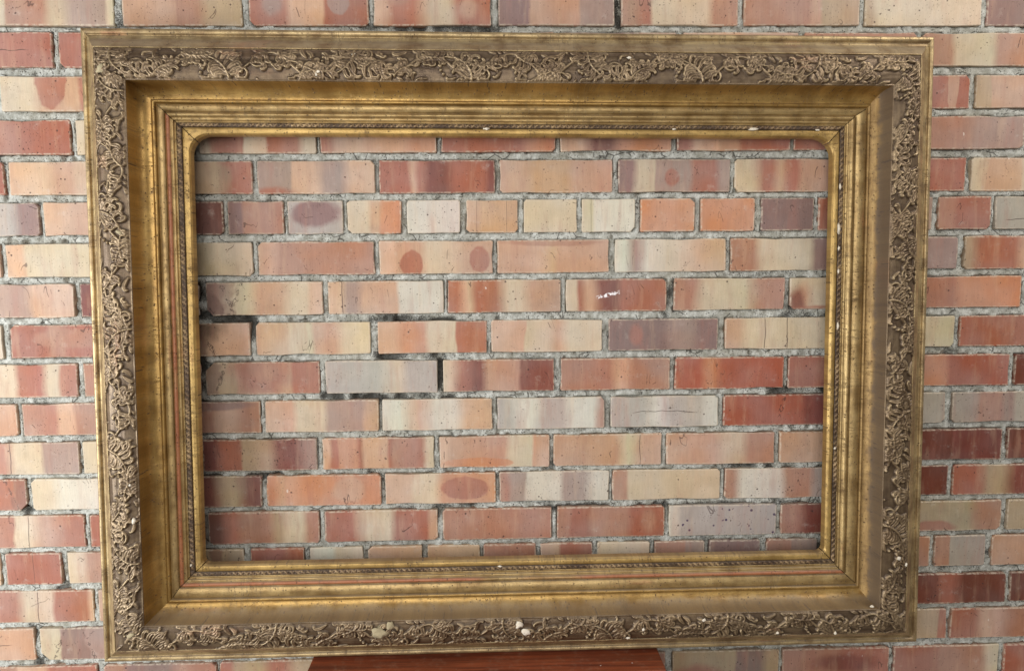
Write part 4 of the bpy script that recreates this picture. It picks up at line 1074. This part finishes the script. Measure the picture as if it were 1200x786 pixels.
G_COVER = gold('burnished_gilt_greyed', L3((174, 142, 90)), L3((132, 102, 58)), 0.48, 0.45, 0.12, 0.4, 1.4, dust=0.62, craze=0.4, greying=(0.1125, 0.006))
G_STEP = gold('rubbed_gilt', L3((190, 162, 110)), L3((142, 114, 70)), 0.38, 0.58, 0.16, 0.4, 1.0, dust=0.5, craze=0.5)
G_STEPL = gold('rubbed_gilt_red_strip', L3((190, 162, 110)), L3((142, 114, 70)), 0.38, 0.58, 0.16, 0.4, 1.0, dust=0.5, craze=0.5, vband=(0.157, 0.0046, 0.38, 2.2))
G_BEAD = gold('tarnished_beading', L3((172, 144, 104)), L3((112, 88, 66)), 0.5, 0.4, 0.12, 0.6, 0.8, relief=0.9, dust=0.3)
G_SLIP = gold('slip_gilt', L3((194, 161, 97)), L3((148, 118, 66)), 0.40, 0.55, 0.1, 0.4, 1.2, dust=0.4, craze=0.7)

def slip_mesh(side):
    """the flat slip round the opening; its inner corners are rounded"""
    x0, x1, z1, z0 = ring(195); X0, X1, Z1, Z0 = ring(181)
    RT, RB = 0.040, 0.013
    # work in rail coordinates: s along, q = distance in from the outer line of the slip
    if side in ('top', 'bottom'): a0, a1, A0, A1, wid = x0, x1, X0, X1, abs((z1 - Z1) if side == 'top' else (z0 - Z0)); r0 = r1 = RT if side == 'top' else RB
    else: a0, a1, A0, A1, wid = z0, z1, Z0, Z1, abs((x0 - X0) if side == 'left' else (x1 - X1)); r0, r1 = RB, RT
    def arc(r, n=14):
        # from the mitre point to the tangent point; returns (distance from corner along, distance outwards)
        out = []
        for k in range(n + 1):
            a = math.radians(45 + 45 * k / n)
            out.append((r - r * math.cos(a), r - r * math.sin(a)))
        return out[::1]
    e0 = arc(r0); e1 = arc(r1)
    B = [(a0 + d[0], d[1]) for d in e0] + [(s_, 0.0) for s_ in np.linspace(a0 + r0, a1 - r1, 150)[1:-1]] + [(a1 - d[0], d[1]) for d in reversed(e1)]
    B = np.array(B); n = len(B)
    sA = A0 + (B[:, 0] - B[0, 0]) / (B[-1, 0] - B[0, 0]) * (A1 - A0)
    rows = [(0.0, -15.5), (0.04, -13.6), (0.12, -12.2), (0.35, -12.0), (0.5, -12.1)]
    tail = [(4.6, -12.4), (3.9, -12.7), (3.5, -13.4), (2.2, -14.6), (0.7, -15.9), (0.0, -16.6), (0.0, -20), (0.0, -34)]
    q0 = wid - (-B[:, 1]) ; qB = wid + B[:, 1]                              # boundary's distance from the outer line (corner fills reach further)
    pts = []; 
    for v_, h in rows: pts.append((sA + (B[:, 0] - sA) * v_, qB * v_, np.full(n, h / 1000)))
    dx, dq = (sA - B[:, 0]), -qB; ln = np.sqrt(dx ** 2 + dq ** 2)
    for d, h in tail: pts.append((B[:, 0] + dx / ln * d / 1000, qB + dq / ln * d / 1000, np.full(n, h / 1000)))
    V = []; UVs = []
    g = 0.0010
    nzs = vnoise((len(pts), n), (3, 3), 300 + SEED[side]) - .5
    for ri, (s_, q_, h_) in enumerate(pts):
        s2 = np.clip(s_, s_[0] + g, s_[-1] - g)
        hh = h_ + nzs[ri] * 0.0005
        if side == 'top': x, z = s2, Z1 - q_
        elif side == 'bottom': x, z = s2, Z0 + q_
        elif side == 'left': x, z = X0 + q_, s2
        else: x, z = X1 - q_, s2
        V.append(np.stack([x, -hh, z], 1)); UVs.append(np.stack([s2 + SEED[side] * 5.3, 0.181 + q_], 1))
    V = np.array(V); UVs = np.array(UVs); nu = len(pts)
    idx = np.arange(nu * n).reshape(nu, n)
    Q = np.stack([idx[:-1, :-1], idx[:-1, 1:], idx[1:, 1:], idx[1:, :-1]], -1).reshape(-1, 4)
    if side in ('bottom', 'right'): Q = Q[:, ::-1]
    return mesh_np('slip', V.reshape(-1, 3), Q, True, UVs.reshape(-1, 2), {'relief': np.zeros(nu * n)})

m, b, bs = new_mat('bare_pine_back'); tc = b.new('ShaderNodeTexCoord')
b.put(bs.inputs['Base Color'], b.mix(b.noise(tc.outputs['Object'], 40, 4), L3((74, 54, 38)), L3((110, 84, 60)))); bs.inputs['Roughness'].default_value = 0.85
G_BACK = m
RAILS = {}
BEAD = [(171.8, -14.2), (172.4, -13.6)] + [(172.4 + 0.8 * k, -13.4) for k in range(1, 10)] + [(180.6, -14), (181, -15.5)]
for sd_ in SIDES:
    rail = link('rail', rail_mesh('rail', sd_, OUTER, 0.006, 0.0003), G_OUT, frame); RAILS[sd_] = rail
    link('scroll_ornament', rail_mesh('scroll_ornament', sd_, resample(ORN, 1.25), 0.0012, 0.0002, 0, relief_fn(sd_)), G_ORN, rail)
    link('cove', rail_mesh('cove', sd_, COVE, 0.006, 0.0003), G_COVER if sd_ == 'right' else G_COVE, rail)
    link('stepped_moulding', rail_mesh('stepped_moulding', sd_, STEP, 0.006, 0.0002, 0.0009), G_STEPL if sd_ in ('left', 'bottom') else G_STEP, rail)
    link('beading', rail_mesh('beading', sd_, BEAD, 0.0011, 0.0001, 0.0008, bead_relief(sd_)), G_BEAD, rail)
    link('slip', slip_mesh(sd_), G_SLIP, rail)
    link('rail_back', rail_mesh('rail_back', sd_, BACK, 0.05, 0.0), G_BACK, rail)

# --- spots where the gilding and gesso broke away and white plaster shows
mp, b, bs = new_mat('bare_plaster'); tc = b.new('ShaderNodeTexCoord')
b.put(bs.inputs['Base Color'], b.mix(b.noise(tc.outputs['Object'], 160, 4, 0.6), L3((190, 172, 140)), L3((240, 232, 218)))); bs.inputs['Roughness'].default_value = 0.8
b.put(bs.inputs['Normal'], b.bump(b.noise(tc.outputs['Object'], 500, 3), 0.6, 0.001))
md, b, bs = new_mat('dulled_plaster'); tc = b.new('ShaderNodeTexCoord')
b.put(bs.inputs['Base Color'], b.mix(b.noise(tc.outputs['Object'], 120, 4, 0.6), L3((128, 114, 88)), L3((190, 176, 140)))); bs.inputs['Roughness'].default_value = 0.85
b.put(bs.inputs['Normal'], b.bump(b.noise(tc.outputs['Object'], 400, 3), 0.6, 0.001))
CAMV = cam.matrix_world.translation.copy()
def chip(px, py, h, w_mm, t_mm, ang=0.0, mat=None, seed=0):
    """px, py: photo position, used once here to find the spot on the carving (h mm above the rim)"""
    d = R @ Vector(((px - 600) / 869.97, 1.0, -(py - 393) / 869.97))
    FRi = FR.transposed(); o_ = FRi @ (CAMV - base); dl = FRi @ d
    h = h + 2.6 if h > 0 else h
    k = (-h / 1000 - o_.y) / dl.y; P = o_ + dl * k
    side = min((('left', P.x + FW / 2), ('right', FW / 2 - P.x), ('top', FH - P.z), ('bottom', P.z)), key=lambda q: q[1])[0]
    bm = bmesh.new(); bmesh.ops.create_icosphere(bm, subdivisions=2, radius=1)
    r = random.Random(seed)
    for v_ in bm.verts:
        n_ = 1 + r.uniform(-0.45, 0.35)
        v_.co = Vector((v_.co.x * n_ * w_mm / 2000, v_.co.y * 0.0022 * n_, v_.co.z * n_ * t_mm / 2000))
    me = bpy.data.meshes.new('plaster_chip'); bm.to_mesh(me); bm.free()
    for p_ in me.polygons: p_.use_smooth = True
    o = link('plaster_chip', me, mat or mp, RAILS[side], P); o.rotation_euler = (0, ang, 0)
k = 0
for c_ in [(608, 732, 54, 15, 14), (616, 740, 52, 19, 13), (445, 741, 53, 30, 24), (457, 733, 54, 14, 18), (371, 87, 52, 5, 9), (373, 84, 52, 6, 6), (414, 64, 44, 8, 5), (1053, 654, 52, 10, 9),
           (1062, 661, 50, 5, 9), (754, 737, 54, 6, 6), (825, 726, 55, 9, 6), (736, 747, 49, 8, 5), (911, 741, 47, 6, 6), (152, 568, 52, 7, 6), (157, 610, 52, 8, 12), (153, 744, 52, 16, 10), (118, 80, 46, 16, 20),
           (139, 272, 52, 12, 7), (737, 68, 48, 9, 5), (1022, 710, 54, 8, 5), (979, 741, 47, 6, 8), (570, 151, -11, 11, 5), (790, 151.5, -11, 8, 4), (883, 151.5, -11, 20, 5), (958, 152.5, -11, 10, 4),
           (984.5, 219, -11, 4, 12), (983, 268, -11, 5, 22), (983, 291, -11, 4, 10), (982.5, 318, -11, 4, 10), (982, 382, -11, 4, 16), (978.5, 525, -11, 5, 6), (224, 662, -11, 5, 5), (586, 663, -11, 9, 4)]:
    k += 1
    chip(*c_, ang=random.uniform(-0.5, 0.5) if c_[2] > 0 else 0, mat=md if k in (3, 4, 16, 17, 18) else mp, seed=k)
